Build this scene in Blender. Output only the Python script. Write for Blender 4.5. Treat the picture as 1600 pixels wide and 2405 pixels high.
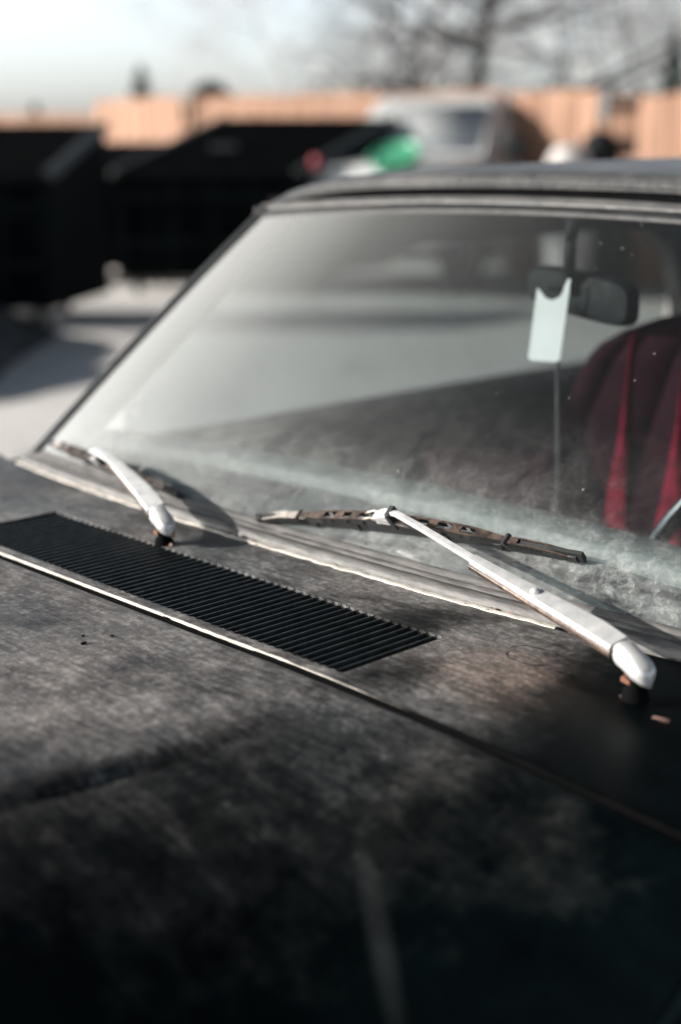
import bpy, bmesh, math, random
from mathutils import Vector, Matrix, noise
random.seed(7)
R = math.radians
sc = bpy.context.scene
for o in list(bpy.data.objects): bpy.data.objects.remove(o)
C = sc.collection

# ---------------------------------------------------------------- camera, sky, sun, exposure
PITCH = math.atan((1202.5 - 330) / 3340.0)
cd = bpy.data.cameras.new('camera'); cam = bpy.data.objects.new('camera', cd); C.objects.link(cam)
cam.location = (0, 0, 1.42); cam.rotation_euler = (R(90) - PITCH, 0, 0)
cd.sensor_fit = 'VERTICAL'; cd.sensor_height = 36; cd.sensor_width = 24; cd.lens = 50
cd.clip_start = 0.02; cd.clip_end = 3000
cd.dof.use_dof = True; cd.dof.focus_distance = 1.43; cd.dof.aperture_fstop = 2.2
cd.dof.aperture_blades = 0
sc.camera = cam
sc.render.resolution_x = 681; sc.render.resolution_y = 1024
sc.view_settings.view_transform = 'Standard'; sc.view_settings.look = 'None'
sc.view_settings.exposure = 0.95; sc.view_settings.gamma = 1.0

SUN_EL, SUN_AZ = 21.0, -91.0          # azimuth clockwise from +Y (the camera's forward)
w = bpy.data.worlds.new('World'); sc.world = w; w.use_nodes = True
nt = w.node_tree; bg = nt.nodes['Background']
sky = nt.nodes.new('ShaderNodeTexSky'); sky.sky_type = 'NISHITA'; sky.sun_disc = False
sky.sun_elevation = R(SUN_EL); sky.sun_rotation = R(SUN_AZ % 360)
sky.air_density = 1.0; sky.dust_density = 2.5; sky.ozone_density = 1.0; sky.altitude = 100
hs = nt.nodes.new('ShaderNodeHueSaturation'); hs.inputs['Saturation'].default_value = 0.42
nt.links.new(sky.outputs[0], hs.inputs['Color'])
# a thin bright veil low down, darker clear sky overhead
tcw = nt.nodes.new('ShaderNodeTexCoord'); sxw = nt.nodes.new('ShaderNodeSeparateXYZ'); nt.links.new(tcw.outputs['Generated'], sxw.inputs[0])
rw = nt.nodes.new('ShaderNodeValToRGB'); rw.color_ramp.interpolation = 'EASE'
rw.color_ramp.elements[0].position = 0.17; rw.color_ramp.elements[0].color = (1.44, 1.52, 1.66, 1)
rw.color_ramp.elements[1].position = 0.52; rw.color_ramp.elements[1].color = (0.085, 0.11, 0.13, 1)
nt.links.new(sxw.outputs[2], rw.inputs[0])
mw = nt.nodes.new('ShaderNodeMix'); mw.data_type = 'RGBA'; mw.blend_type = 'MULTIPLY'; mw.inputs[0].default_value = 1
nt.links.new(hs.outputs[0], mw.inputs[6]); nt.links.new(rw.outputs[0], mw.inputs[7]); nt.links.new(mw.outputs[2], bg.inputs[0])
bg.inputs[1].default_value = 0.115
sl = bpy.data.lights.new('sun', 'SUN'); sl.energy = 4.9; sl.angle = R(0.5); sl.color = (1.0, 0.93, 0.85)
so = bpy.data.objects.new('sun', sl); C.objects.link(so)
az, el = R(SUN_AZ), R(SUN_EL)
sdir = Vector((math.sin(az) * math.cos(el), math.cos(az) * math.cos(el), math.sin(el)))
so.rotation_euler = sdir.to_track_quat('Z', 'Y').to_euler(); so.location = sdir * 30 + Vector((0, 0, 5))
so['kind'] = 'helper'

# ---------------------------------------------------------------- material helpers
def newmat(name):
    m = bpy.data.materials.new(name); m.use_nodes = True
    return m, m.node_tree, m.node_tree.nodes['Principled BSDF']
def coord(nt, scale=(1, 1, 1), kind='Object', rot=(0, 0, 0)):
    tc = nt.nodes.new('ShaderNodeTexCoord'); mp = nt.nodes.new('ShaderNodeMapping')
    mp.inputs['Scale'].default_value = scale; mp.inputs['Rotation'].default_value = rot
    nt.links.new(tc.outputs[kind], mp.inputs['Vector']); return mp.outputs[0]
def noi(nt, vec, scale, detail=6, rough=0.6, dist=0.0):
    n = nt.nodes.new('ShaderNodeTexNoise'); n.inputs['Scale'].default_value = scale
    n.inputs['Detail'].default_value = detail; n.inputs['Roughness'].default_value = rough
    n.inputs['Distortion'].default_value = dist
    nt.links.new(vec, n.inputs['Vector']); return n.outputs['Fac']
def ramp(nt, fac, pts):
    r = nt.nodes.new('ShaderNodeValToRGB'); e = r.color_ramp.elements
    while len(e) > 1: e.remove(e[-1])
    for i, (p, c) in enumerate(pts):
        if not isinstance(c, (tuple, list)): c = (c, c, c)
        x = e[0] if i == 0 else e.new(p)
        x.position = p; x.color = (*c, 1)
    nt.links.new(fac, r.inputs[0]); return r.outputs[0]
def mth(nt, op, a, b=None, c=None, clamp=False):
    n = nt.nodes.new('ShaderNodeMath'); n.operation = op; n.use_clamp = clamp
    for i, v in enumerate((a, b, c)):
        if v is None: continue
        if isinstance(v, (int, float)): n.inputs[i].default_value = v
        else: nt.links.new(v, n.inputs[i])
    return n.outputs[0]
def mix(nt, fac, a, b):
    n = nt.nodes.new('ShaderNodeMix'); n.data_type = 'RGBA'
    for s, v in ((0, fac), (6, a), (7, b)):
        if isinstance(v, (int, float)): n.inputs[s].default_value = v
        elif isinstance(v, (tuple, list)): n.inputs[s].default_value = (*v, 1)
        else: nt.links.new(v, n.inputs[s])
    return n.outputs[2]
def bump(nt, b, h, strength=0.2, dist=0.002):
    n = nt.nodes.new('ShaderNodeBump'); n.inputs['Strength'].default_value = strength
    n.inputs['Distance'].default_value = dist
    nt.links.new(h, n.inputs['Height']); nt.links.new(n.outputs[0], b.inputs['Normal'])
def simple(name, c1, c2=None, rough=0.6, metal=0.0, scale=8, spec=0.5, bmp=0.0, bd=0.002, stretch=(1, 1, 1), lo=0.35, hi=0.65):
    m, nt, b = newmat(name); c2 = c2 or tuple(min(1, v * 1.35) for v in c1)
    v = coord(nt, stretch); f = noi(nt, v, scale)
    nt.links.new(ramp(nt, f, [(lo, c1), (hi, c2)]), b.inputs['Base Color'])
    b.inputs['Metallic'].default_value = metal; b.inputs['Specular IOR Level'].default_value = spec
    f2 = noi(nt, v, scale * 3.1)
    nt.links.new(ramp(nt, f2, [(0.3, max(0.02, rough - 0.1)), (0.7, min(1, rough + 0.1))]), b.inputs['Roughness'])
    if bmp: bump(nt, b, noi(nt, v, scale * 6), bmp, bd)
    return m
M = {}

SMEAR = ((0.53, -0.235), (0.65, -0.317))
def paint_material(name, dirt=1.0, hood_shade_dirt=True):
    """chalky, oxidised dark paint: a near-black coat under patchy brown-grey oxide, brushed scratches and dust"""
    m, nt, b = newmat(name)
    v = coord(nt)
    big = noi(nt, v, 3.2, 6, 0.66, 0.1)
    mid = noi(nt, v, 17, 8, 0.74, 0.15)
    fine = noi(nt, v, 160, 6, 0.75)
    vs = coord(nt, (12, 75, 12), rot=(0, 0, R(24))); brush = noi(nt, vs, 2.0, 6, 0.7, 0.3)
    vs2 = coord(nt, (14, 240, 14), rot=(0, 0, R(-64))); brush2 = noi(nt, vs2, 1.6, 5, 0.75, 0.6)
    # patch mask
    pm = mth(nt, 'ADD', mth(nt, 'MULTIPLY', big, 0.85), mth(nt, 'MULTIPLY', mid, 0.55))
    if hood_shade_dirt:
        # shade over the front and the driver's side, painted in as thinner oxide
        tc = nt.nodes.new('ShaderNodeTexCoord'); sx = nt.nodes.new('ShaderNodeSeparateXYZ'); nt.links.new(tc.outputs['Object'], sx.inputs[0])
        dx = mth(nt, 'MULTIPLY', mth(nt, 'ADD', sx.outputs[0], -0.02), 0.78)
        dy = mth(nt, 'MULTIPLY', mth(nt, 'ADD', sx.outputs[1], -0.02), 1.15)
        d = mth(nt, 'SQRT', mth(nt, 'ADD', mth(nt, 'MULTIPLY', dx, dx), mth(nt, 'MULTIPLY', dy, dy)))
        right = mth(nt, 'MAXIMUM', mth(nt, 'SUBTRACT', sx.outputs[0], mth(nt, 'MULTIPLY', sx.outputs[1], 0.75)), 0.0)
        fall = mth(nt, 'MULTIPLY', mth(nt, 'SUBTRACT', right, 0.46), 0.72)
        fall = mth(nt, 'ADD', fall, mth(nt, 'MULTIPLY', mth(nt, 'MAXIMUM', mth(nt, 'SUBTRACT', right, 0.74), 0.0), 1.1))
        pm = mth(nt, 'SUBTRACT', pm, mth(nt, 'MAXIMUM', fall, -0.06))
        for gx, gy, gr, ga in ((0.70, 0.09, 0.27, 0.50), (0.37, -0.035, 0.06, 0.26), (0.30, 0.095, 0.07, 0.18), (0.62, 0.19, 0.22, 0.4)):  # large ellipses paint shade by the near wiper; small ones are cleaner vent edges
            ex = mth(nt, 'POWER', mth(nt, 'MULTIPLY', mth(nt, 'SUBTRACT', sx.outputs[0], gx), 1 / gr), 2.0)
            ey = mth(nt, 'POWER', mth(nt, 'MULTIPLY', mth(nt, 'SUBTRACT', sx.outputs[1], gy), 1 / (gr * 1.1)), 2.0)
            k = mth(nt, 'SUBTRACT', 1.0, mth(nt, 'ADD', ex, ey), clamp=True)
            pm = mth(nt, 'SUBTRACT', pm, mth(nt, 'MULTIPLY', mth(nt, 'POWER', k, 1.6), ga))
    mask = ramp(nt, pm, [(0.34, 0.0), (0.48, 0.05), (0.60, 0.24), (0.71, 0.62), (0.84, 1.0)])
    st = mth(nt, 'ADD', mth(nt, 'MULTIPLY', brush, 0.72), mth(nt, 'MULTIPLY', brush2, 0.28))
    streak = ramp(nt, st, [(0.38, 0.40), (0.52, 0.85), (0.66, 1.35)])
    grain = ramp(nt, fine, [(0.38, 0.55), (0.52, 0.92), (0.66, 1.7)])
    mk = mth(nt, 'MULTIPLY', mth(nt, 'MULTIPLY', mask, streak), grain)
    blot = ramp(nt, noi(nt, v, 7.5, 9, .72, .3), [(0.36, 0.35), (0.45, 0.70), (0.53, 1.0)])
    mk = mth(nt, 'MULTIPLY', mk, blot)
    mk = mth(nt, 'MULTIPLY', mk, dirt, clamp=True)
    hue = noi(nt, v, 5.5, 4)
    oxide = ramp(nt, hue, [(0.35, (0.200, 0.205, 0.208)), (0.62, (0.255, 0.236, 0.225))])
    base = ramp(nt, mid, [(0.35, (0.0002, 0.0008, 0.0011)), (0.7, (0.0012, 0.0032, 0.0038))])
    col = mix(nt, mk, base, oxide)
    vsc = coord(nt, (5, 260, 5), rot=(0, 0, R(31))); scr = ramp(nt, noi(nt, vsc, 1.3, 2, 0.5, 0.2), [(0.665, 0.0), (0.69, 0.9), (0.70, 0.0)])
    scr = mth(nt, 'MULTIPLY', scr, ramp(nt, noi(nt, v, 6, 3), [(0.48, 0.0), (0.58, 0.6)]))
    col = mix(nt, mth(nt, 'MULTIPLY', scr, mask), col, (0.42, 0.40, 0.38))
    if hood_shade_dirt:                                # a dried run of dirty water across the front of the hood
        px, py = SMEAR[0]; qx, qy = SMEAR[1]; Ls = math.hypot(qx - px, qy - py); ux, uy = (qx - px) / Ls, (qy - py) / Ls
        ax_ = mth(nt, 'SUBTRACT', sx.outputs[0], px); ay_ = mth(nt, 'SUBTRACT', sx.outputs[1], py)
        al = mth(nt, 'ADD', mth(nt, 'MULTIPLY', ax_, ux), mth(nt, 'MULTIPLY', ay_, uy)); ac = mth(nt, 'SUBTRACT', mth(nt, 'MULTIPLY', ax_, uy), mth(nt, 'MULTIPLY', ay_, ux))
        e1 = mth(nt, 'POWER', mth(nt, 'MULTIPLY', mth(nt, 'SUBTRACT', al, Ls / 2), 1 / (Ls * .62)), 2.0); e2 = mth(nt, 'POWER', mth(nt, 'MULTIPLY', ac, 1 / .011), 2.0)
        run = mth(nt, 'SUBTRACT', 1.0, mth(nt, 'ADD', e1, e2), clamp=True)
        col = mix(nt, mth(nt, 'MULTIPLY', mth(nt, 'MULTIPLY', run, mid), .10), col, (0.24, 0.26, 0.26))
    # fine pale specks
    sp = ramp(nt, noi(nt, v, 420, 3, 0.6), [(0.70, 0.0), (0.76, 0.55)])
    col = mix(nt, mth(nt, 'MULTIPLY', sp, mask), col, (0.34, 0.31, 0.28))
    if hood_shade_dirt:                                # rusty brown bloom on the cowl beside the near wiper
        ex = mth(nt, 'POWER', mth(nt, 'MULTIPLY', mth(nt, 'SUBTRACT', sx.outputs[0], 0.47), 1 / .11), 2.0)
        ey = mth(nt, 'POWER', mth(nt, 'MULTIPLY', mth(nt, 'SUBTRACT', sx.outputs[1], 0.035), 1 / .085), 2.0)
        k = mth(nt, 'SUBTRACT', 1.0, mth(nt, 'ADD', ex, ey), clamp=True)
        col = mix(nt, mth(nt, 'MULTIPLY', mth(nt, 'MULTIPLY', k, mid), 1.1, clamp=True), col, mix(nt, mk, (0.008, 0.006, 0.005), (0.31, 0.215, 0.165)))
    nt.links.new(col, b.inputs['Base Color'])
    nt.links.new(ramp(nt, mk, [(0.0, 0.40), (0.5, 0.62), (1.0, 0.74)]), b.inputs['Roughness'])
    nt.links.new(ramp(nt, mk, [(0.0, 0.06), (0.5, 0.25), (1.0, 0.40)]), b.inputs['Specular IOR Level'])
    bump(nt, b, mth(nt, 'ADD', fine, mth(nt, 'MULTIPLY', st, 0.8)), 0.16, 0.0008)
    return m
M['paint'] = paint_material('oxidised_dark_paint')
M['paint_side'] = paint_material('faded_dark_paint', 0.55, False)
def chalk(name, c1, c2, rough, spec=0.4):
    m, nt, b = newmat(name); v = coord(nt)
    f = mth(nt, 'ADD', mth(nt, 'MULTIPLY', noi(nt, v, 7, 6, .65, .5), .6), mth(nt, 'MULTIPLY', noi(nt, v, 90, 5, .7), .4))
    nt.links.new(ramp(nt, f, [(0.38, c1), (0.62, c2)]), b.inputs['Base Color'])
    b.inputs['Roughness'].default_value = rough; b.inputs['Specular IOR Level'].default_value = spec
    bump(nt, b, noi(nt, v, 250, 4), .15, .0006); return m
M['roof'] = chalk('dusty_black_roof', (0.03, 0.032, 0.034), (0.10, 0.10, 0.098), 0.42)
M['lip'] = simple('cream_lip_lit_edge', (0.32, 0.30, 0.265), (0.58, 0.54, 0.48), 0.55, scale=40, bmp=.3)  # cream foot lip; on the cowl edge it stands for sunlight
M['rustspot'] = simple('rust', (0.10, 0.035, 0.015), (0.22, 0.10, 0.05), 0.9, scale=60, bmp=.5)
M['seal'] = simple('weathered_rubber_seal', (0.055, 0.055, 0.055), (0.15, 0.145, 0.14), 0.62, scale=30, bmp=.25, stretch=(1, 6, 6))
M['black_rubber'] = simple('black_rubber', (0.006, 0.007, 0.008), (0.018, 0.02, 0.021), 0.55, scale=25, bmp=.2)
M['chrome'] = simple('dull_chrome', (0.55, 0.55, 0.54), (0.75, 0.74, 0.72), 0.25, 1.0, scale=20)
M['trim'] = simple('dull_trim_strip', (0.03, 0.031, 0.032), (0.06, 0.06, 0.058), 0.6, 0.0, scale=24)
M['void'] = simple('dull_black', (0.0015, 0.0018, 0.002), (0.003, 0.0032, 0.0035), 0.95, scale=20, spec=0.05)  # plain near-black; in the hood gap it stands for shade
M['grille'] = simple('satin_black_vent', (0.010, 0.013, 0.014), (0.030, 0.036, 0.037), 0.42, scale=70, bmp=.2, spec=0.4)
M['tyre'] = simple('tyre_rubber', (0.012, 0.012, 0.012), (0.03, 0.03, 0.03), 0.85, scale=30, bmp=.3)
M['rim'] = simple('wheel_rim_metal', (0.35, 0.35, 0.35), (0.5, 0.5, 0.49), 0.35, 0.9, scale=20)
M['silver_arm'] = simple('brushed_silver_arm', (0.50, 0.51, 0.515), (0.70, 0.70, 0.69), 0.42, 0.45, scale=60, bmp=.12, bd=.0006)
M['blade_metal'] = simple('browned_blade_metal', (0.016, 0.012, 0.010), (0.115, 0.080, 0.062), 0.5, 0.35, scale=90, bmp=.35, bd=.0006)
M['blade_pale'] = simple('pale_blade_metal', (0.16, 0.15, 0.14), (0.42, 0.38, 0.34), 0.45, 0.3, scale=90, bmp=.3, bd=.0006)
M['red'] = simple('sunlit_red_velour', (0.10, 0.002, 0.012), (0.26, 0.006, 0.032), 0.85, scale=60, spec=0.2)  # sunlit copy of the seat velour
M['maroon'] = simple('shaded_red_velour', (0.010, 0.0022, 0.0045), (0.022, 0.0040, 0.008), 0.9, scale=40, spec=0.1)  # seat velour with the cabin shade put into its colour
M['dash'] = simple('sun_faded_dash', (0.06, 0.075, 0.075), (0.12, 0.14, 0.138), 0.6, scale=40, bmp=.3, stretch=(1, 5, 1))
M['dash_dark'] = simple('dark_dash', (0.012, 0.013, 0.015), (0.03, 0.032, 0.035), 0.7, scale=30)
M['cloth_dark'] = simple('dark_lining', (0.010, 0.013, 0.014), (0.022, 0.026, 0.027), 0.95, scale=30, spec=.1)
M['interior_grey'] = simple('dusty_interior_grey', (0.05, 0.052, 0.055), (0.10, 0.10, 0.10), 0.8, scale=9, spec=.2)
M['plastic_black'] = simple('black_plastic', (0.003, 0.005, 0.006), (0.007, 0.010, 0.0105), 0.7, scale=30, spec=.15)
M['tag_white'] = simple('white_card', (0.62, 0.64, 0.64), (0.74, 0.76, 0.76), 0.6, scale=6)
M['mirror_glass'] = simple('mirror_glass', (0.6, 0.6, 0.6), (0.65, 0.65, 0.65), 0.05, 1.0, scale=4)
M['lens'] = simple('lamp_lens', (0.5, 0.52, 0.52), (0.6, 0.62, 0.62), 0.12, scale=20)
M['lens_red'] = simple('red_lens', (0.20, 0.03, 0.04), (0.28, 0.05, 0.06), 0.2, scale=20)
M['lens_green'] = simple('green_lens', (0.03, 0.19, 0.12), (0.08, 0.30, 0.17), 0.15, scale=9)

def glass_material(name, dust=1.0, tint=(0.77, 0.82, 0.82)):
    m = bpy.data.materials.new(name); m.use_nodes = True; nt = m.node_tree; nt.nodes.clear()
    out = nt.nodes.new('ShaderNodeOutputMaterial')
    tr = nt.nodes.new('ShaderNodeBsdfTransparent'); tr.inputs[0].default_value = (*tint, 1)
    gl = nt.nodes.new('ShaderNodeBsdfGlossy'); gl.inputs['Roughness'].default_value = 0.05
    fr = nt.nodes.new('ShaderNodeFresnel'); g = nt.nodes.new('ShaderNodeNewGeometry')
    nt.links.new(mth(nt, 'MULTIPLY_ADD', g.outputs['Backfacing'], 1 / 1.6 - 1.6, 1.6), fr.inputs['IOR'])
    m1 = nt.nodes.new('ShaderNodeMixShader')
    nt.links.new(fr.outputs[0], m1.inputs[0]); nt.links.new(tr.outputs[0], m1.inputs[1]); nt.links.new(gl.outputs[0], m1.inputs[2])
    if dust > 0:
        v = coord(nt)
        tc = nt.nodes.new('ShaderNodeTexCoord'); sx = nt.nodes.new('ShaderNodeSeparateXYZ'); nt.links.new(tc.outputs['Object'], sx.inputs[0])
        X, Y = sx.outputs[0], sx.outputs[1]
        big = noi(nt, v, 4.5, 5, .6, .7); mid = noi(nt, v, 22, 7, .72, 1.0); fine = noi(nt, v, 230, 4, .8)
        # settled dust along the foot of the glass, in smeared clouds
        low = ramp(nt, mth(nt, 'MULTIPLY', mth(nt, 'SUBTRACT', Y, 0.18), 4.0), [(0.0, 1.0), (0.25, 0.75), (0.50, 0.16), (0.8, 0.03), (1.0, 0.004)])
        left = ramp(nt, mth(nt, 'ADD', mth(nt, 'MULTIPLY', X, -0.75), 0.5), [(0.30, 0.0), (0.45, 0.03), (0.58, 0.10), (0.72, 0.25), (0.87, 0.64), (1.0, 1.0)])  # glare and sky reflection at the left, painted in as a denser dust veil
        cloud = ramp(nt, mth(nt, 'ADD', mth(nt, 'MULTIPLY', big, .5), mth(nt, 'MULTIPLY', mid, .5)), [(0.36, 0.12), (0.50, 0.38), (0.62, 0.85), (0.72, 1.0)])
        grain = ramp(nt, fine, [(0.35, 0.55), (0.55, 1.0), (0.7, 1.5)])
        vs = coord(nt, (16, 3, 3), rot=(0, 0, R(35))); sm = noi(nt, vs, 3.0, 6, .72, 1.4)
        smear = ramp(nt, sm, [(0.55, 0.0), (0.70, 0.5)])
        lowm = mth(nt, 'MULTIPLY', mth(nt, 'MULTIPLY', low, cloud), 0.34)
        a = mth(nt, 'ADD', mth(nt, 'MULTIPLY', left, 0.46), mth(nt, 'MULTIPLY', lowm, grain))
        a = mth(nt, 'ADD', a, mth(nt, 'MULTIPLY', mth(nt, 'MULTIPLY', smear, low), 0.12))
        # dried frosty bloom low on the driver's side
        ex = mth(nt, 'POWER', mth(nt, 'MULTIPLY', mth(nt, 'SUBTRACT', X, 0.43), 1 / .16), 2.0)
        ey = mth(nt, 'POWER', mth(nt, 'MULTIPLY', mth(nt, 'SUBTRACT', Y, 0.235), 1 / .055), 2.0)
        kk = mth(nt, 'SUBTRACT', 1.0, mth(nt, 'ADD', ex, ey), clamp=True)
        fro = ramp(nt, noi(nt, v, 62, 9, .82, .15), [(0.42, 0.0), (0.51, .35), (0.60, 1.0)])
        a = mth(nt, 'ADD', a, mth(nt, 'MULTIPLY', mth(nt, 'MULTIPLY', kk, fro), 0.26))
        # water-mark rings and specks
        vo = nt.nodes.new('ShaderNodeTexVoronoi'); vo.inputs['Scale'].default_value = 46; nt.links.new(v, vo.inputs['Vector'])
        spk = ramp(nt, vo.outputs['Distance'], [(0.0, 0.5), (0.045, 0.4), (0.085, 0.0)])
        gate = ramp(nt, noi(nt, v, 12, 3), [(0.52, 0.0), (0.60, 1.0)])
        a = mth(nt, 'ADD', a, mth(nt, 'MULTIPLY', mth(nt, 'MULTIPLY', spk, gate), 0.5))
        a = mth(nt, 'ADD', mth(nt, 'MULTIPLY', a, dust), 0.005, clamp=True)
        df = nt.nodes.new('ShaderNodeBsdfDiffuse'); df.inputs[0].default_value = (0.57, 0.59, 0.585, 1)
        m2 = nt.nodes.new('ShaderNodeMixShader')
        nt.links.new(a, m2.inputs[0]); nt.links.new(m1.outputs[0], m2.inputs[1]); nt.links.new(df.outputs[0], m2.inputs[2])
        nt.links.new(m2.outputs[0], out.inputs[0])
    else:
        nt.links.new(m1.outputs[0], out.inputs[0])
    return m
M['glass'] = glass_material('dusty_windshield_glass')
M['side_glass'] = glass_material('side_glass', 0.0, (0.46, 0.50, 0.51))
M['dark_glass'] = simple('dark_car_glass', (0.01, 0.012, 0.014), (0.02, 0.022, 0.024), 0.08, scale=3)

# ---------------------------------------------------------------- mesh helpers
class MB:
    def __init__(s): s.v = []; s.f = []
    def add(s, vs, fs):
        n = len(s.v); s.v += [tuple(p) for p in vs]; s.f += [tuple(i + n for i in f) for f in fs]; return s
    def box(s, c, size, rz=0, tilt=None):
        sx, sy, sz = [k / 2 for k in size]; m = Matrix.Rotation(rz, 3, 'Z')
        if tilt: m = m @ Matrix.Rotation(tilt[1], 3, tilt[0])
        vs = [Vector(c) + m @ Vector((x * sx, y * sy, z * sz)) for z in (-1, 1) for y in (-1, 1) for x in (-1, 1)]
        return s.add(vs, [(0, 2, 3, 1), (4, 5, 7, 6), (0, 1, 5, 4), (2, 6, 7, 3), (0, 4, 6, 2), (1, 3, 7, 5)])
    def grid(s, rows, flip=False, closed=False):
        nr, nc = len(rows), len(rows[0]); vs = [p for r in rows for p in r]; fs = []
        for i in range(nr - 1):
            for j in range(nc if closed else nc - 1):
                k = (j + 1) % nc
                q = (i * nc + j, i * nc + k, (i + 1) * nc + k, (i + 1) * nc + j)
                fs.append(q[::-1] if flip else q)
        return s.add(vs, fs)
    def loft(s, rings, caps=True):
        s.grid(rings, closed=True)
        n = len(rings[0]); b = len(s.v) - n * len(rings)
        if caps:
            s.f.append(tuple(b + i for i in range(n))[::-1]); e = len(s.v) - n; s.f.append(tuple(e + i for i in range(n)))
        return s
    def tube(s, pts, rad, n=8, caps=True):
        pts = [Vector(p) for p in pts]; rings = []; up = Vector((0, 0, 1))
        for i, p in enumerate(pts):
            a = pts[max(0, i - 1)]; b = pts[min(len(pts) - 1, i + 1)]; t = (b - a)
            t = t.normalized() if t.length > 1e-9 else Vector((0, 0, 1))
            r = rad[i] if isinstance(rad, (list, tuple)) else rad
            u = t.cross(up); u = u.normalized() if u.length > 1e-4 else t.cross(Vector((1, 0, 0))).normalized()
            v = u.cross(t)
            rings.append([p + (u * math.cos(6.28319 * k / n) + v * math.sin(6.28319 * k / n)) * r for k in range(n)])
        return s.loft(rings, caps)
    def cyl(s, c, axis, r, h, n=24, prof=None):
        """lathe round axis; prof = [(radius, offset)...]"""
        a = Vector(axis).normalized(); u = a.orthogonal().normalized(); v = a.cross(u); c = Vector(c)
        prof = prof or [(r, -h / 2), (r, h / 2)]
        rings = [[c + a * o + (u * math.cos(6.28319 * k / n) + v * math.sin(6.28319 * k / n)) * rr for k in range(n)] for rr, o in prof]
        return s.loft(rings)
    def prism(s, pts, h0, h1):
        n = len(pts); vs = [(x, y, h0) for x, y in pts] + [(x, y, h1) for x, y in pts]
        fs = [tuple(range(n))[::-1], tuple(range(n, 2 * n))] + [(i, (i + 1) % n, n + (i + 1) % n, n + i) for i in range(n)]
        return s.add(vs, fs)
    def build(s, name, mat, parent=None, smooth=True, bevel=0, solid=0, offset=-1, angle=40, mats=None, fidx=None):
        me = bpy.data.meshes.new(name); me.from_pydata(s.v, [], s.f); me.validate()
        me.materials.append(mat)
        bm = bmesh.new(); bm.from_mesh(me); bmesh.ops.recalc_face_normals(bm, faces=bm.faces)
        if smooth:
            for f in bm.faces: f.smooth = True
            for e in bm.edges:
                if len(e.link_faces) == 2 and e.calc_face_angle(0) > R(angle): e.smooth = False
        bm.to_mesh(me); bm.free()
        o = bpy.data.objects.new(name, me); C.objects.link(o)
        if parent: o.parent = parent
        if solid:
            k = o.modifiers.new('solid', 'SOLIDIFY'); k.thickness = solid; k.offset = offset
        if bevel:
            k = o.modifiers.new('bevel', 'BEVEL'); k.width = bevel; k.segments = 2; k.limit_method = 'ANGLE'; k.angle_limit = R(35)
            k.harden_normals = False
        return o
def empty(name, loc, rz=0):
    o = bpy.data.objects.new(name, None); C.objects.link(o); o.location = loc; o.rotation_euler = (0, 0, rz); return o
def tag(o, label=None, cat=None, group=None, kind=None):
    for k, v in (('label', label), ('category', cat), ('group', group), ('kind', kind)):
        if v: o[k] = v
    return o
def lerp(a, b, t): return a + (b - a) * t
def frange(a, b, n): return [a + (b - a) * i / n for i in range(n + 1)]
def spline(pts, n):
    """Catmull-Rom through pts"""
    P = [Vector(p) for p in pts]; P = [P[0] * 2 - P[1]] + P + [P[-1] * 2 - P[-2]]; out = []
    for i in range(1, len(P) - 2):
        for k in range(n):
            t = k / n; a, b, c, d = P[i - 1:i + 3]
            out.append(0.5 * ((2 * b) + (c - a) * t + (2 * a - 5 * b + 4 * c - d) * t * t + (-a + 3 * b - 3 * c + d) * t ** 3))
    out.append(P[-2]); return out

# ================================================================= GROUND
def ground_material():
    m, nt, b = newmat('dusty_concrete_yard'); v = coord(nt)
    f = mth(nt, 'ADD', mth(nt, 'MULTIPLY', noi(nt, v, .35, 6, .6, .5), .6), mth(nt, 'MULTIPLY', noi(nt, v, 6, 6, .7), .4))
    col = ramp(nt, f, [(0.34, (0.36, 0.35, 0.34)), (0.5, (0.52, 0.51, 0.495)), (0.64, (0.60, 0.59, 0.57))])
    st = ramp(nt, noi(nt, v, .9, 5, .6, 1.2), [(0.60, 0.0), (0.70, 0.75)])
    nt.links.new(mix(nt, st, col, (0.10, 0.095, 0.09)), b.inputs['Base Color'])
    b.inputs['Roughness'].default_value = .92; bump(nt, b, noi(nt, v, 40, 6, .7), .5, .01); return m
g = MB(); N = 40
xs = [math.copysign(abs(t) ** 2.4 * 900, t) for t in frange(-1, 1, N)]
rows = [[(x, y + 10, 0.012 * noise.noise(Vector((x * .3, y * .3, 0))) if abs(x) < 60 and abs(y) < 60 else 0) for x in xs] for y in xs]
go = g.grid(rows).build('ground', ground_material()); tag(go, kind='structure')

# ================================================================= MAIN CAR (local axes: x across, y towards the rear, z up)
TH = R(45.8)
# world = rotation that takes car +y to (sin TH, cos TH); the camera sits at local (1.195, -0.9)
CAR_RZ = -TH
cxl, cyl_ = 1.195, -0.9
ox = -(cxl * math.cos(CAR_RZ) - cyl_ * math.sin(CAR_RZ)); oy = -(cxl * math.sin(CAR_RZ) + cyl_ * math.cos(CAR_RZ))
car = empty('parked_car', (ox, oy, 0), CAR_RZ)
tag(car, 'old black car with chalky oxidised hood, dusty windshield and red seats, in the foreground', 'car')

def drop(x):
    a = max(0.0, abs(x) - 0.30); return 0.10 * a * a
def zc(x, y):                                  # cowl / hood skin height
    f = max(0.0, -0.10 - y); a = max(0.0, abs(x) - 0.34)
    z = 0.960 - drop(x) * (1 + 2.2 * f) - 0.035 * f * f
    z -= 0.30 * a * min(1, f / 0.25) * 0.45 + 0.55 * a * a * min(1, f / 0.3)
    return z + 0.0006 * noise.noise(Vector((x * 9, y * 9, 1)))
HOOD_Y = -0.093
GAPX = 0.765

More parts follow.
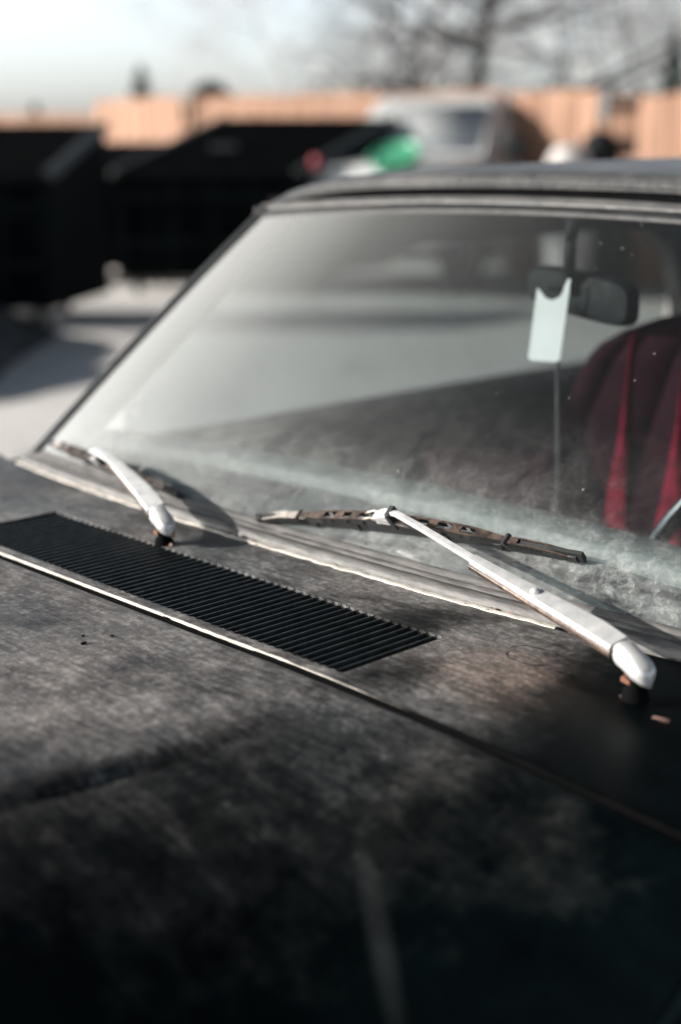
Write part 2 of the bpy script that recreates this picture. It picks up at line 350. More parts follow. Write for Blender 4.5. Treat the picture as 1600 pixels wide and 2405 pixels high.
# hood: centre field, a pressed crease each side, shoulders falling to the fenders, folded rear edge
def crease(x, y):
    xc = 0.385 + 0.20 * (y + 0.2) if y < -0.2 else 0.385
    depth = min(1.0, max(0.0, (-0.17 - y) / 0.16))
    d = abs(x) - xc
    return -depth * 0.0060 * (1 / (1 + math.exp(-d / 0.0030))) - depth * 0.0060 * math.exp(-((d + .002) / 0.008) ** 2)
hxs = sorted(set([round(v, 4) for v in frange(-GAPX, GAPX, 66)] + [round(s * (0.30 + k * 0.0045), 4) for s in (-1, 1) for k in range(24)]))
hys = frange(-1.28, HOOD_Y - 0.012, 60)
rows = []
for y in hys:
    f = max(0, (-1.05 - y)); rows.append([(x, y, zc(x, y) + crease(x, y) - 1.2 * f * f) for x in hxs])
hb = MB(); hb.grid(rows)
edge = [(-0.006, 0.0), (-0.002, -0.0009), (0.0, -0.003), (0.0005, -0.008), (-0.001, -0.020)]
last = hys[-1]
erows = [rows[-1]] + [[(x, HOOD_Y + dy, zc(x, HOOD_Y) + dz) for x in hxs] for dy, dz in edge]
hb.grid(erows)
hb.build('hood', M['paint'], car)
# cowl panel with the slotted intake
VX0, VX1, VY0, VY1, NS = -0.324, 0.341, -0.066, 0.067, 56
pitch = (VX1 - VX0) / NS
def scal(x):                                   # scalloped slot ends
    if x <= VX0 or x >= VX1: return 0.0
    u = ((x - VX0) / pitch) % 1.0; u = (u - 0.5) / 0.36
    return 0.0018 * math.sqrt(max(0.0, 1 - u * u)) if abs(u) < 1 else 0.0
def vxs():
    out = []
    for i in range(NS):
        for k in (0.0, 0.14, 0.2, 0.32, 0.5, 0.68, 0.8, 0.86): out.append(VX0 + (i + k) * pitch)
    return out + [VX1]
def yfoot(x): return 0.19 + 0.062 * (abs(x) / 0.648) ** 3       # foot line of the glass
side = frange(-0.772, VX0, 26)[:-1]; side2 = frange(VX1, 0.772, 26)[1:]
allx = side + vxs() + side2
cb = MB()
def crow(fy): return [(x, fy(x), zc(x, fy(x))) for x in allx]
cb.grid([crow(lambda x: HOOD_Y + 0.0098)] + [crow(lambda x, t=t: lerp(HOOD_Y + 0.0098, VY0 - scal(x), t)) for t in (0.33, 0.66, 1.0)]
        + [[(x, VY0 - scal(x), zc(x, 0) - 0.004) for x in allx]])
nl, nv = len(side), len(vxs())
for rng in (range(0, nl + 1), range(nl + nv - 1, len(allx))):
    cb.grid([[(allx[i], y, zc(allx[i], y)) for i in rng] for y in frange(VY0, VY1, 5)])
cb.grid([[(x, VY1 + scal(x), zc(x, 0) - 0.004) for x in allx]] + [crow(lambda x, t=t: lerp(VY1 + scal(x), yfoot(x) - 0.040, t)) for t in frange(0, 1, 8)]
        + [[(x, yfoot(x) - 0.038, zc(x, 0.15) - 0.016) for x in allx]])
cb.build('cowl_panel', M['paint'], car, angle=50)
vb = MB()
for i in range(NS + 1):
    x = VX0 + i * pitch; wd = pitch * 0.13
    prof = [(-wd, -0.012), (-wd, -0.0022), (-wd * .5, -0.0014), (wd * .5, -0.0014), (wd, -0.0022), (wd, -0.012)]
    wob = 0.0004 * noise.noise(Vector((i * 1.7, 0, 0)))
    vb.loft([[(x + a + (wob if 0 < k < 4 else 0), y, zc(x, 0) + b) for a, b in prof] for k, y in enumerate(frange(VY0 - 0.0005, VY1 + 0.0005, 4))])
vb.build('vent_grille', M['grille'], car)
tb = MB(); tb.grid([[(x, VY0 - 0.01, 0.955 if k == 0 else 0.88) for x in (VX0 - .01, VX1 + .01)] if k in (0, 1) else [(x, VY1 + 0.01, 0.88 if k == 2 else 0.955) for x in (VX0 - .01, VX1 + .01)] for k in range(4)])
tb.build('intake_duct', M['void'], car, smooth=False)
bb = MB(); bb.grid([[(x, HOOD_Y + y, zc(x, HOOD_Y) + z) for x in allx] for y, z in ((-0.02, -.021), (0.0092, -.019), (0.0094, -.0012))])
cl = MB(); rows = []  # sunlit cowl edge painted as a cream strip, fading out to the right
for dy, dz in [(.0118, .0003), (.0104, .0008), (.0095, .0004), (.0092, -.0006), (.0093, -.0021)]:
    row = []
    for x in allx:
        k = 1.0 if x < .22 else max(0.0, 1 - (x - .22) / .30)
        k = max(0.0, min(1.0, k + .22 * noise.noise(Vector((x * 34, 2, 5))) * (x > .1)))
        row.append((x, HOOD_Y + lerp(.0110, dy, k), zc(x, HOOD_Y) + lerp(-.003, dz, k) + .0003 * noise.noise(Vector((x * 90, dy * 200, 1)))))
    rows.append(row)
cl.grid(rows).build('cowl_lit_edge', M['lip'], car)
bb.build('hood_gutter', M['void'], car)  # near-black face paints the shade inside the hood gap

# windshield surface
def G(u, t):
    au = abs(u)
    B = Vector((0.648 * u, 0.19 + 0.062 * au ** 3, 0.974 - 0.010 * u * u)); T = Vector((0.606 * u, 0.665 + 0.010 * u * u, 1.332 - 0.026 * u * u))
    p = B.lerp(T, t); n = Vector((0, -0.60, 0.80)); return p + n * (0.012 * 4 * t * (1 - t) * (1 - 0.6 * u * u))
def Gn(u, t):
    e = 0.01; a = G(u + e, t) - G(u - e, t); b = G(u, t + e) - G(u, t - e); return a.cross(b).normalized()
gb = MB(); gb.grid([[G(u, t) for u in frange(-1, 1, 48)] for t in frange(0.0, 1.0, 24)])
gb.build('windshield', M['glass'], car)

# rubber seal + bare metal lip along the foot of the glass
def sweep_foot(prof, x0, x1, n, name, mat, jitter=0.0, scale=1.0):
    m = MB(); rows = []
    for dy, dz in prof:
        row = []
        for x in frange(x0, x1, n):
            j = jitter * noise.noise(Vector((x * 55, dy * 90, 7))) + jitter * .6 * noise.noise(Vector((x * 160, dy * 90, 9)))
            row.append((x, yfoot(x) + dy * scale + j, zc(x, 0.15) + dz + j * .5))
        rows.append(row)
    m.grid(rows); return m.build(name, mat, car, angle=60)
sweep_foot([(-0.0315, -0.010), (-0.0310, 0.0035), (-0.0285, 0.0072), (-0.0230, 0.0090), (-0.0170, 0.0098), (-0.0156, 0.0082), (-0.0145, 0.0098), (-0.0080, 0.0124),
            (-0.0072, 0.0118), (-0.0058, 0.0132), (-0.0020, 0.0150), (0.0015, 0.0166), (0.0032, 0.0160), (0.004, 0.0135)], -0.66, 0.66, 160, 'windshield_seal', M['seal'], 0.0003)
sweep_foot([(-0.0405, 0.0002), (-0.0402, 0.0016), (-0.0362, 0.0022), (-0.0356, 0.0010), (-0.0354, -0.010)], -0.66, 0.40, 220, 'metal_lip', M['lip'], 0.0010)
sweep_foot([(-0.0352, -0.008), (-0.0310, -0.008)], -0.66, 0.66, 60, 'seal_groove', M['void'])
# rust crumbs that have lifted the lip
random.seed(3)
for k in range(42):
    x = random.choice([random.uniform(-0.64, 0.40), random.gauss(0.10, .03), random.gauss(0.33, .03), random.gauss(-.05, .02)])
    if not -0.64 < x < 0.42: continue
    dy = random.choice([-0.0355, -0.0335, -0.0400]) + random.uniform(-.001, .001); r = random.uniform(.0007, .0021)
    p = Vector((x, yfoot(x) + dy, zc(x, .15) + 0.0015))
    rb = MB(); rb.add([p + Vector((random.uniform(-1, 1) * 1.8, random.uniform(-1, 1), random.uniform(-.6, .8))) * r for _ in range(5)], [(0, 1, 2), (0, 2, 3), (0, 3, 4), (1, 2, 3), (2, 3, 4), (0, 1, 4)])
    rb.build('rust_flake', M['rustspot'], car, smooth=False)

# side reveal (black rubber) + pillar
for s in (-1, 1):
    m = MB(); rows = []
    for t in frange(-0.02, 1.01, 26):
        p = G(s, t); q = G(s * 0.985, t); n = Gn(s * .98, t); out = Vector((s, 0, 0))
        rows.append([q + n * 0.001, q + n * 0.006, p + n * 0.0065 + out * 0.004, p + out * 0.010 + n * 0.001, p + out * .010 - n * .012])
    m.grid(rows).build('reveal_molding', M['black_rubber'], car)
    m = MB(); rows = []
    for t in frange(-0.05, 1.02, 24):
        p = G(s, t); out = Vector((s, 0, 0)); wv = 0.034
        rows.append([p + out * 0.0102 + Vector((0, 0, -.004)), p + out * 0.012 + Vector((0, 0.002, 0.003)), p + out * (0.012 + wv * .45) + Vector((0, .012, 0.001)),
                     p + out * (0.012 + wv * .7) + Vector((0, .030, -.012)), p + out * (wv * .8) + Vector((0, .058, -.030)), p - out * 0.006 + Vector((0, .05, -.034)), p - out * .006 + Vector((0, .004, -.012))])
    m.loft(rows).build('windshield_pillar', M['paint_side'], car)
# header: black reveal, dull bright strip, dark gap, roof
def header(prof, name, mat, u1=1.02):
    m = MB(); rows = []
    for dy, dz in prof:
        rows.append([G(u, 1.0) + Vector((0, dy, dz - 0.0)) for u in frange(-u1, u1, 60)])
    m.grid(rows).build(name, mat, car)
header([(-0.014, -0.009), (-0.014, -0.004), (-0.006, 0.002), (0.000, 0.003), (0.0, -0.004)], 'header_seal', M['black_rubber'])
header([(0.0005, -0.002), (0.0005, 0.0045), (0.0025, 0.0075), (0.0065, 0.0130), (0.0085, 0.0140), (0.0095, 0.012), (0.010, 0.006)], 'header_molding', M['trim'])
header([(0.0100, 0.0062), (0.0190, 0.0085), (0.021, 0.026)], 'header_gap', M['void'])
rm = MB(); rows = []
def roofz(x, y):
    u = x / 0.62; base = 1.370 - 0.022 * u * u - 0.034 * abs(u) ** 7
    f = (y - 0.67) / 1.2
    return base + 0.020 * math.sin(min(1, max(0, f)) * math.pi) * (1 - u * u) * .6
for k, (y, dz) in enumerate([(0.679, -0.014), (0.676, -0.006), (0.680, 0.001), (0.690, 0.006), (0.71, 0.0095), (0.75, .012)] + [(y, 0.013) for y in frange(0.82, 1.75, 14)] + [(1.80, 0.004), (1.84, -0.03)]):
    row = []
    for u in frange(-1.0, 1.0, 44):
        x = 0.640 * math.copysign(abs(u) ** 0.9, u); row.append((x, y + 0.012 * (x / .62) ** 2, roofz(x, y) + dz - (0.016 if abs(u) == 1 else 0)))
    rows.append(row)
rm.grid(rows).build('roof', M['roof'], car)
hm = MB(); hm.grid([[(x, y, roofz(x, y) - 0.035 - (0.05 * (abs(x) / .6) ** 6)) for x in frange(-0.6, 0.6, 20)] for y in frange(0.66, 1.8, 10)])
hm.build('headliner', M['cloth_dark'], car)
# roof side rails + rear pillars + body sides
WF, WR, RW = -0.80, 2.15, 0.335
def zbelt(y):
    if y < 0.2: return zc(0.735, min(y, -0.1)) - 0.004 if y < -0.1 else lerp(zc(.735, -.1) - .004, 0.925, (y + .1) / .3)
    return 0.925 - 0.01 * max(0, y - 1.5)
def sect(y, s, y0, y1):
    zt = zbelt(y); lo = 0.27
    for wy in (WF, WR):
        d = abs(y - wy)
        if d < 0.39: lo = max(lo, 0.32 + math.sqrt(0.39 ** 2 - d * d))
    nose = max(0, -1.15 - y) * 0.5 + max(0, y - 2.9) * 0.4
    prof = [(0.770, 0.0), (0.782, -0.004), (0.800, -0.022), (0.822, -0.065), (0.842, -0.16), (0.845, -0.30), (0.838, -0.42), (0.820, -0.55), (0.80, -0.655)]
    out = []
    for px, dz in prof:
        z = zt + dz; z = max(z, lo) if z > lo or dz < -.05 else z
        out.append((s * (px - nose), y, max(lo, z)))
    return out
def body_part(name, s, ya, yb, n, mat, parent=car):
    m = MB(); m.grid([sect(y, s, ya, yb) for y in frange(ya, yb, n)]); return m.build(name, mat, parent, solid=0.004)
M['window_trim'] = M['black_rubber']
for s in (-1, 1):
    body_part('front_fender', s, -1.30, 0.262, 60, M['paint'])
    d = body_part('door', s, 0.268, 1.402, 24, M['paint_side'])
    body_part('rear_quarter', s, 1.408, 3.10, 60, M['paint_side'])
    MB().box((s * 0.852, 1.27, 0.80), (0.012, 0.13, 0.028)).build('door_handle', M['chrome'], d, bevel=.004)
    # window sill strip from body shoulder inboard
    m = MB(); m.grid([[(s * 0.745, y, zbelt(y) - .001), (s * 0.70, y, zbelt(y) + .006), (s * 0.668, y, zbelt(y) - .010), (s * 0.662, y, .80)] for y in frange(0.24, 2.2, 20)])
    m.build('window_sill', M['paint_side'], car)
    # roof rail
    m = MB(); rws = []
    for y in frange(0.69, 1.95, 14):
        z = 1.313 + .006 * math.sin((y - .69) / 1.2 * 3.1)
        rws.append([(s * 0.645, y, z), (s * 0.652, y, z - .03), (s * 0.645, y, z - .075), (s * 0.612, y, z - .08), (s * .60, y, z - .03)])
    m.loft(rws).build('roof_rail', M['paint_side'], car)
    m = MB()                                      # rear pillar with rounded window corner
    m.loft([[(s * 0.66, 1.98, 0.90), (s * 0.665, 2.32, 0.90), (s * .60, 2.30, .90), (s * .61, 1.98, .90)],
            [(s * 0.657, 1.97, 1.05), (s * 0.655, 2.12, 1.08), (s * .60, 2.10, 1.08), (s * .61, 1.97, 1.05)],
            [(s * 0.650, 1.90, 1.18), (s * 0.645, 1.98, 1.22), (s * .60, 1.97, 1.22), (s * .61, 1.90, 1.18)],
            [(s * 0.645, 1.78, 1.245), (s * 0.64, 1.86, 1.32), (s * .60, 1.86, 1.31), (s * .60, 1.78, 1.245)]])
    m.build('rear_pillar', M['paint_side'], car)
    m = MB(); m.grid([[(s * 0.667, y, 0.918), (s * 0.660, y, 1.08), (s * 0.640, max(y, .70), 1.236)] for y in frange(0.42, 1.96, 12)])
    m.build('side_window', M['side_glass'], car)
def car_wheel(parent, x, y, r=0.32, s=1, wd=0.19):
    o = MB().cyl((x, y, r), (s, 0, 0), r, wd, 40, [(r * .62, -wd / 2), (r * .93, -wd / 2), (r, -wd * .36), (r, wd * .36), (r * .93, wd / 2), (r * .62, wd / 2), (r * .62, wd * .3)]).build('wheel', M['tyre'], parent)
    MB().cyl((x, y, r), (s, 0, 0), r, wd, 32, [(r * .61, -.02), (r * .61, wd * .42), (r * .54, wd * .40), (r * .45, wd * .22), (r * .2, wd * .26), (r * .16, wd * .38), (0.01, wd * .4)]).build('rim', M['rim'], o)
    return o
for s in (-1, 1):
    for y in (WF, WR): car_wheel(car, s * 0.73, y, s=s)
# nose and tail
m = MB(); m.grid([[(x, -1.28 + 0.05 * (abs(x) / .74) ** 3, z) for x in frange(-0.735, 0.735, 16)] for z in frange(0.52, 0.865, 4)]); m.build('grille', M['grille'], car, solid=.02)
for s in (-1, 1):
    MB().cyl((s * 0.56, -1.29, 0.70), (0, -1, 0), .085, .05, 28, [(.095, -.02), (.095, .02), (.085, .02), (.083, .0), (.05, .02), (.01, .03)]).build('headlight', M['lens'], car)
    MB().box((s * 0.58, 3.10, 0.74), (0.28, 0.04, 0.12)).build('tail_light', M['lens_red'], car, bevel=.01)
MB().tube(spline([(-0.83, -1.15, .47), (-.80, -1.36, .47), (0, -1.42, .47), (.80, -1.36, .47), (.83, -1.15, .47)], 6), 0.055, 10).build('front_bumper', M['chrome'], car)
MB().tube(spline([(-0.83, 2.95, .47), (-.80, 3.16, .47), (0, 3.20, .47), (.80, 3.16, .47), (.83, 2.95, .47)], 6), 0.055, 10).build('rear_bumper', M['chrome'], car)
m = MB(); m.grid([[(x, y, lerp(0.925, 0.90, (y - 2.25) / .85) + .02 * (1 - (x / .75) ** 2)) for x in frange(-.742, .742, 14)] for y in frange(2.25, 3.08, 8)] + [[(x, 3.12, .55) for x in frange(-.742, .742, 14)]]); m.build('trunk_lid', M['paint_side'], car)
m = MB(); m.grid([[(x * lerp(1, .96, t), lerp(2.27, 1.86, t), lerp(.93, 1.30, t)) for x in frange(-.60, .60, 10)] for t in frange(0, 1, 6)]); m.build('rear_window', M['side_glass'], car)
MB().box((0, 0.9, 0.30), (1.5, 3.6, 0.04)).build('floor_pan', M['void'], car)
MB().box((0, 0.16, 0.62), (1.42, 0.04, 0.60)).build('firewall', M['void'], car)
for s in (-1, 1):
    MB().box((s * 0.648, 1.15, 0.60), (0.03, 1.75, 0.58)).build('door_lining', M['cloth_dark'], car, bevel=.01)

# dashboard
m = MB(); dp = [(0.205, 0.958), (0.30, 0.962), (0.375, 0.9655), (0.377, 0.9655), (0.379, 0.948), (0.393, 0.948), (0.395, 0.974), (0.402, 0.981), (0.42, 0.985), (0.448, 0.984), (0.465, 0.976), (0.474, 0.955), (0.476, 0.90), (0.47, 0.70)]
def dsh(u): return -0.085 * abs(u) ** 2.6
m.grid([[(0.625 * u, y + dsh(u) * (1 if y > .3 else .0) + (0.05 * abs(u) ** 3 if y < .3 else 0), z) for u in frange(-1, 1, 40)] for y, z in dp])
dash = m.build('dashboard', M['dash'], car, angle=60)
MB().box((-0.235, 0.325, 0.9665), (0.13, 0.055, 0.004)).build('defroster_vent', M['dash_dark'], dash, bevel=.001)
MB().box((0.20, 0.325, 0.9665), (0.13, 0.055, 0.004)).build('defroster_vent', M['dash_dark'], dash, bevel=.001)
# steering wheel
th = R(24); c = Vector((0.395, 0.60, 0.875)); U = Vector((1, 0, 0)); V = Vector((0, math.sin(th), math.cos(th)))
ring = [c + (U * math.cos(a) + V * math.sin(a)) * 0.185 for a in frange(0, 6.28319, 40)]
sw = MB().tube(ring, 0.0125, 10, False).build('steering_wheel', M['plastic_black'], car)
sp = MB()
for a in (0.15, math.pi - 0.15, -math.pi / 2): sp.tube([c + Vector((0, -.03, 0)), c + (U * math.cos(a) + V * math.sin(a)) * 0.18], [.014, .009], 8)
sp.cyl(c + Vector((0, -.02, 0)), (0, 1, -.4), .05, .04, 20)
sp.build('spoke', M['plastic_black'], sw)
MB().tube([c, c + Vector((0, -.20, -.09))], .03, 10).build('steering_column', M['plastic_black'], sw)
MB().tube([p + Vector((0, -.013, .004)) for p in ring], 0.0035, 6, False).build('horn_ring', M['chrome'], sw)

# seats
def bucket_seat(cx, cy, zt, top_w, bot_w, rec=0.30, name='front_seat', mat=None, nrib=7, ribmat=None):
    m = MB(); rows = []
    H = 0.62
    for v in frange(0, 1, 26):
        rr = []
        wid = lerp(bot_w, top_w, min(1, v * 1.0) ** 1.1)
        if v > .86: wid *= math.sqrt(max(0.0, 1 - ((v - .86) / .15) ** 2)) * .32 + .68
        z = zt - H + H * v; y = cy - rec * (1 - v) * H
        for u in frange(-1, 1, 56):
            rib = abs(math.sin(u * nrib * math.pi / 2)) ** .55
            bul = 0.020 * rib * (1 - max(0, abs(u) - .93) * 10) + 0.05 * (1 - u * u) ** .5 - .045 * (1 - abs(u) ** 4)
            bul -= 0.05 * max(0, v - .93) / .07 * 1.0
            rr.append((cx + u * wid, y - bul, z - .02 * u * u * v))
        rows.append(rr)
    back = [[(p[0], p[1] + 0.11 + (0.0), p[2]) for p in r] for r in rows]
    rings = [list(a) + list(reversed(b)) for a, b in zip(rows, back)]
    m.loft(rings)
    seat = m.build(name, mat or M['red'], car, angle=70)
    c = MB(); rws = []
    for y, z in [(cy - .2, zt - .62), (cy - .22, zt - .50), (cy - .38, zt - .485), (cy - .55, zt - .50), (cy - .60, zt - .56), (cy - .60, zt - .64)]:
        rws.append([(cx + u * bot_w, y, z - .012 * abs(math.sin(u * nrib * 1.57))) for u in frange(-1, 1, 20)])
    c.grid(rws).build('seat_cushion', mat or M['red'], seat)
    return seat
seat_ = bucket_seat(0.185, 1.03, 1.165, 0.345, 0.60, rec=.10, mat=M['maroon'])
for k, u in enumerate((-.78, -.50, -.22, .06, .34, .62)):      # sunlit streaks on the ribs, built as red strips that widen downwards
    m = MB(); rows = []
    for v in frange(.36, .93, 24):
        wd = .0016 + .027 * max(0, 1 - (v - .36) * 2.3) ** 1.2; wid = lerp(.60, .345, v ** 1.1); z = 1.165 - .62 + .62 * v; y = 1.03 - .10 * (1 - v) * .62
        x = .185 + u * .36; uu = (x - .185) / wid
        fy = y - (0.020 + 0.05 * (1 - uu * uu) ** .5 - .045 * (1 - abs(uu) ** 4)) - .003
        rows.append([(x - wd, fy + .002, z), (x - wd * .4, fy - .0035, z), (x + wd * .4, fy - .0035, z), (x + wd, fy + .002, z), (x + wd * .5, fy + .02, z), (x - wd * .5, fy + .02, z)])
    m.loft(rows).build('seat_sun_streak', M['red'], seat_)
m = MB()
for row in [0]:
    m.loft([[(-.60, 0.98, .60), (.0, .98, .60), (.0, 1.10, .60), (-.60, 1.10, .60)], [(-.60, 0.98, .80), (-.10, 1.0, .82), (-.10, 1.10, .82), (-.60, 1.10, .80)],
            [(-.58, 1.02, .86), (-.18, 1.02, .90), (-.18, 1.10, .90), (-.58, 1.10, .86)]])
m.build('passenger_seat', M['maroon'], car, bevel=.02)
MB().box((0, 1.75, 0.72), (1.2, 0.16, 0.34), tilt=('X', .2)).build('rear_seat', M['maroon'], car, bevel=.04)
MB().box((0, 2.02, 0.905), (1.28, 0.5, 0.02)).build('parcel_shelf', M['interior_grey'], car, bevel=.004)

# rear view mirror
m = MB(); ang = R(-8)
def mir(cx, cz, hw, hh, y, d, n=28, k=4.0):
    out = []
    for i in range(n):
        a = 6.28319 * i / n; ca, sa = math.cos(a), math.sin(a)
        x = math.copysign(abs(ca) ** (2 / k), ca) * hw; z = math.copysign(abs(sa) ** (2 / k), sa) * hh * (1 + .06 * x / hw)
        out.append((cx + x * math.cos(ang), y + x * math.sin(ang) + d, cz + z - .08 * x))
    return out
cx_, cz_ = 0.020, 1.216
m.loft([mir(cx_, cz_, .060, .018, .70, -.016), mir(cx_, cz_, .094, .028, .70, -.011), mir(cx_, cz_, .101, .031, .70, 0), mir(cx_, cz_, .102, .032, .70, .008), mir(cx_, cz_, .092, .028, .70, .0085)])
mr = m.build('rear_view_mirror', M['plastic_black'], car)
m = MB(); m.loft([mir(cx_, cz_, .090, .0265, .70, .0088), mir(cx_, cz_, .090, .0265, .70, .0096)]); m.build('mirror_glass', M['mirror_glass'], mr)
MB().tube([(0.018, .685, 1.222), (.02, .672, 1.25), (.024, .668, 1.29), (.025, .672, 1.322)], [.0105, .009, .008, .012], 10).build('mirror_stalk', M['plastic_black'], mr)
MB().tube([(-0.018, .68, 1.226), (.02, .672, 1.232)], [.006, .009], 10).build('stalk_joint', M['plastic_black'], mr)

M['leafbit_'] = simple('tan_worn_metal', (0.14, 0.10, 0.075), (0.30, 0.23, 0.18), 0.7, scale=80)
# ---- wipers
def ribbon(name, pts, widths, hgt, mat, parent, across=None, bevel=.0008, hs_=None):
    """a pressed metal arm: wide top, sides turned down"""
    P = [Vector(p) for p in pts]; rings = []
    for i, p in enumerate(P):
        t = (P[min(len(P) - 1, i + 1)] - P[max(0, i - 1)]).normalized()
        a = t.cross(Vector((0, -.35, 1))).normalized(); n = a.cross(t).normalized()
        wd = widths[i]; h = hs_[i] if hs_ else hgt
        rings.append([p - a * wd - n * h, p - a * wd - n * h * .16, p - a * wd * .86 + n * h * .05, p - a * wd * .35 + n * h * .10, p + a * wd * .35 + n * h * .10, p + a * wd * .86 + n * h * .05, p + a * wd - n * h * .16, p + a * wd - n * h])
    return MB().loft(rings).build(name, mat, parent, angle=25)
def on_glass(x, dy):
    """point of the glass at lateral x, dy behind the foot line"""
    u = x / 0.648; t = max(0.0, dy) / 0.475
    u = x / lerp(0.648, 0.606, t); return G(u, t), Gn(u, t)
def make_wiper(pivot, arm_pts, arm_w, blade_x0, blade_x1, dyf, cap, conn_x, pale=0.0, segs=True):
    root = empty('windshield_wiper', pivot); root.parent = car
    pv = Vector(pivot)
    L = lambda p: Vector(p) - pv
    arm = ribbon('wiper_arm', [L(p) for p in arm_pts[0]], arm_w[0], .0055, M['silver_arm'], root)
    arm2 = ribbon('wiper_arm_rod', [L(p) for p in arm_pts[1]], arm_w[1], .0035, M['silver_arm'], root)
    # underside channel in worn brown
    und = [L(p) + Vector((0, 0, -.0065)) for p in arm_pts[0]]
    ribbon('arm_channel', und, [w_ * .96 for w_ in arm_w[0]], .0045, M['blade_metal'], root)
    # pivot cap
    a, b = Vector(cap[0]), Vector(cap[1]); d = (b - a); rings = []
    side = d.cross(Vector((0, 0, 1))).normalized()
    for k, (f, wd, h) in enumerate([(0, .0098, .0110), (.10, .0112, .0130), (.30, .0100, .0128), (.50, .0108, .0118), (.72, .0116, .0095), (.88, .0098, .0070), (.97, .0060, .0045), (1.0, .002, .002)]):
        p = a + d * f - pv; n = Vector((0, 0, 1)); rg = []
        for j in range(16):
            an = 6.28319 * j / 16; ca, sa = math.cos(an), math.sin(an)
            rg.append(p + side * wd * math.copysign(abs(ca) ** .7, ca) + n * (h * math.copysign(abs(sa) ** .7, sa) if sa > 0 else .010 * sa))
        rings.append(rg)
    MB().loft(rings).build('pivot_cap', M['silver_arm'], root, angle=60)
    m = MB().cyl(L(a + d * .55) + Vector((0, 0, -.012)), (0, 0, 1), .0145, .012, 24, [(.0125, -.018), (.011, -.010), (.0080, -.006), (.0080, .004)])
    MB().cyl(L(a + d * .45) + Vector((0, 0, -.014)), (0, 0, 1), .01, .004, 6, [(.0105, -.002), (.0110, 0), (.0105, .002)]).build('pivot_nut', M['rustspot'], root)
    for q_ in (.25, .75): MB().box(L(a + d * q_) + side * -.008 + Vector((0, 0, -.010)), (.0045, .006, .013), rz=.7, tilt=('X', .3)).build('pivot_tab', M['leafbit_'], root, bevel=.0008)
    m.build('pivot_base', M['void'], root)
    rv = arm_pts[0][len(arm_pts[0]) // 2]
    return root, pv
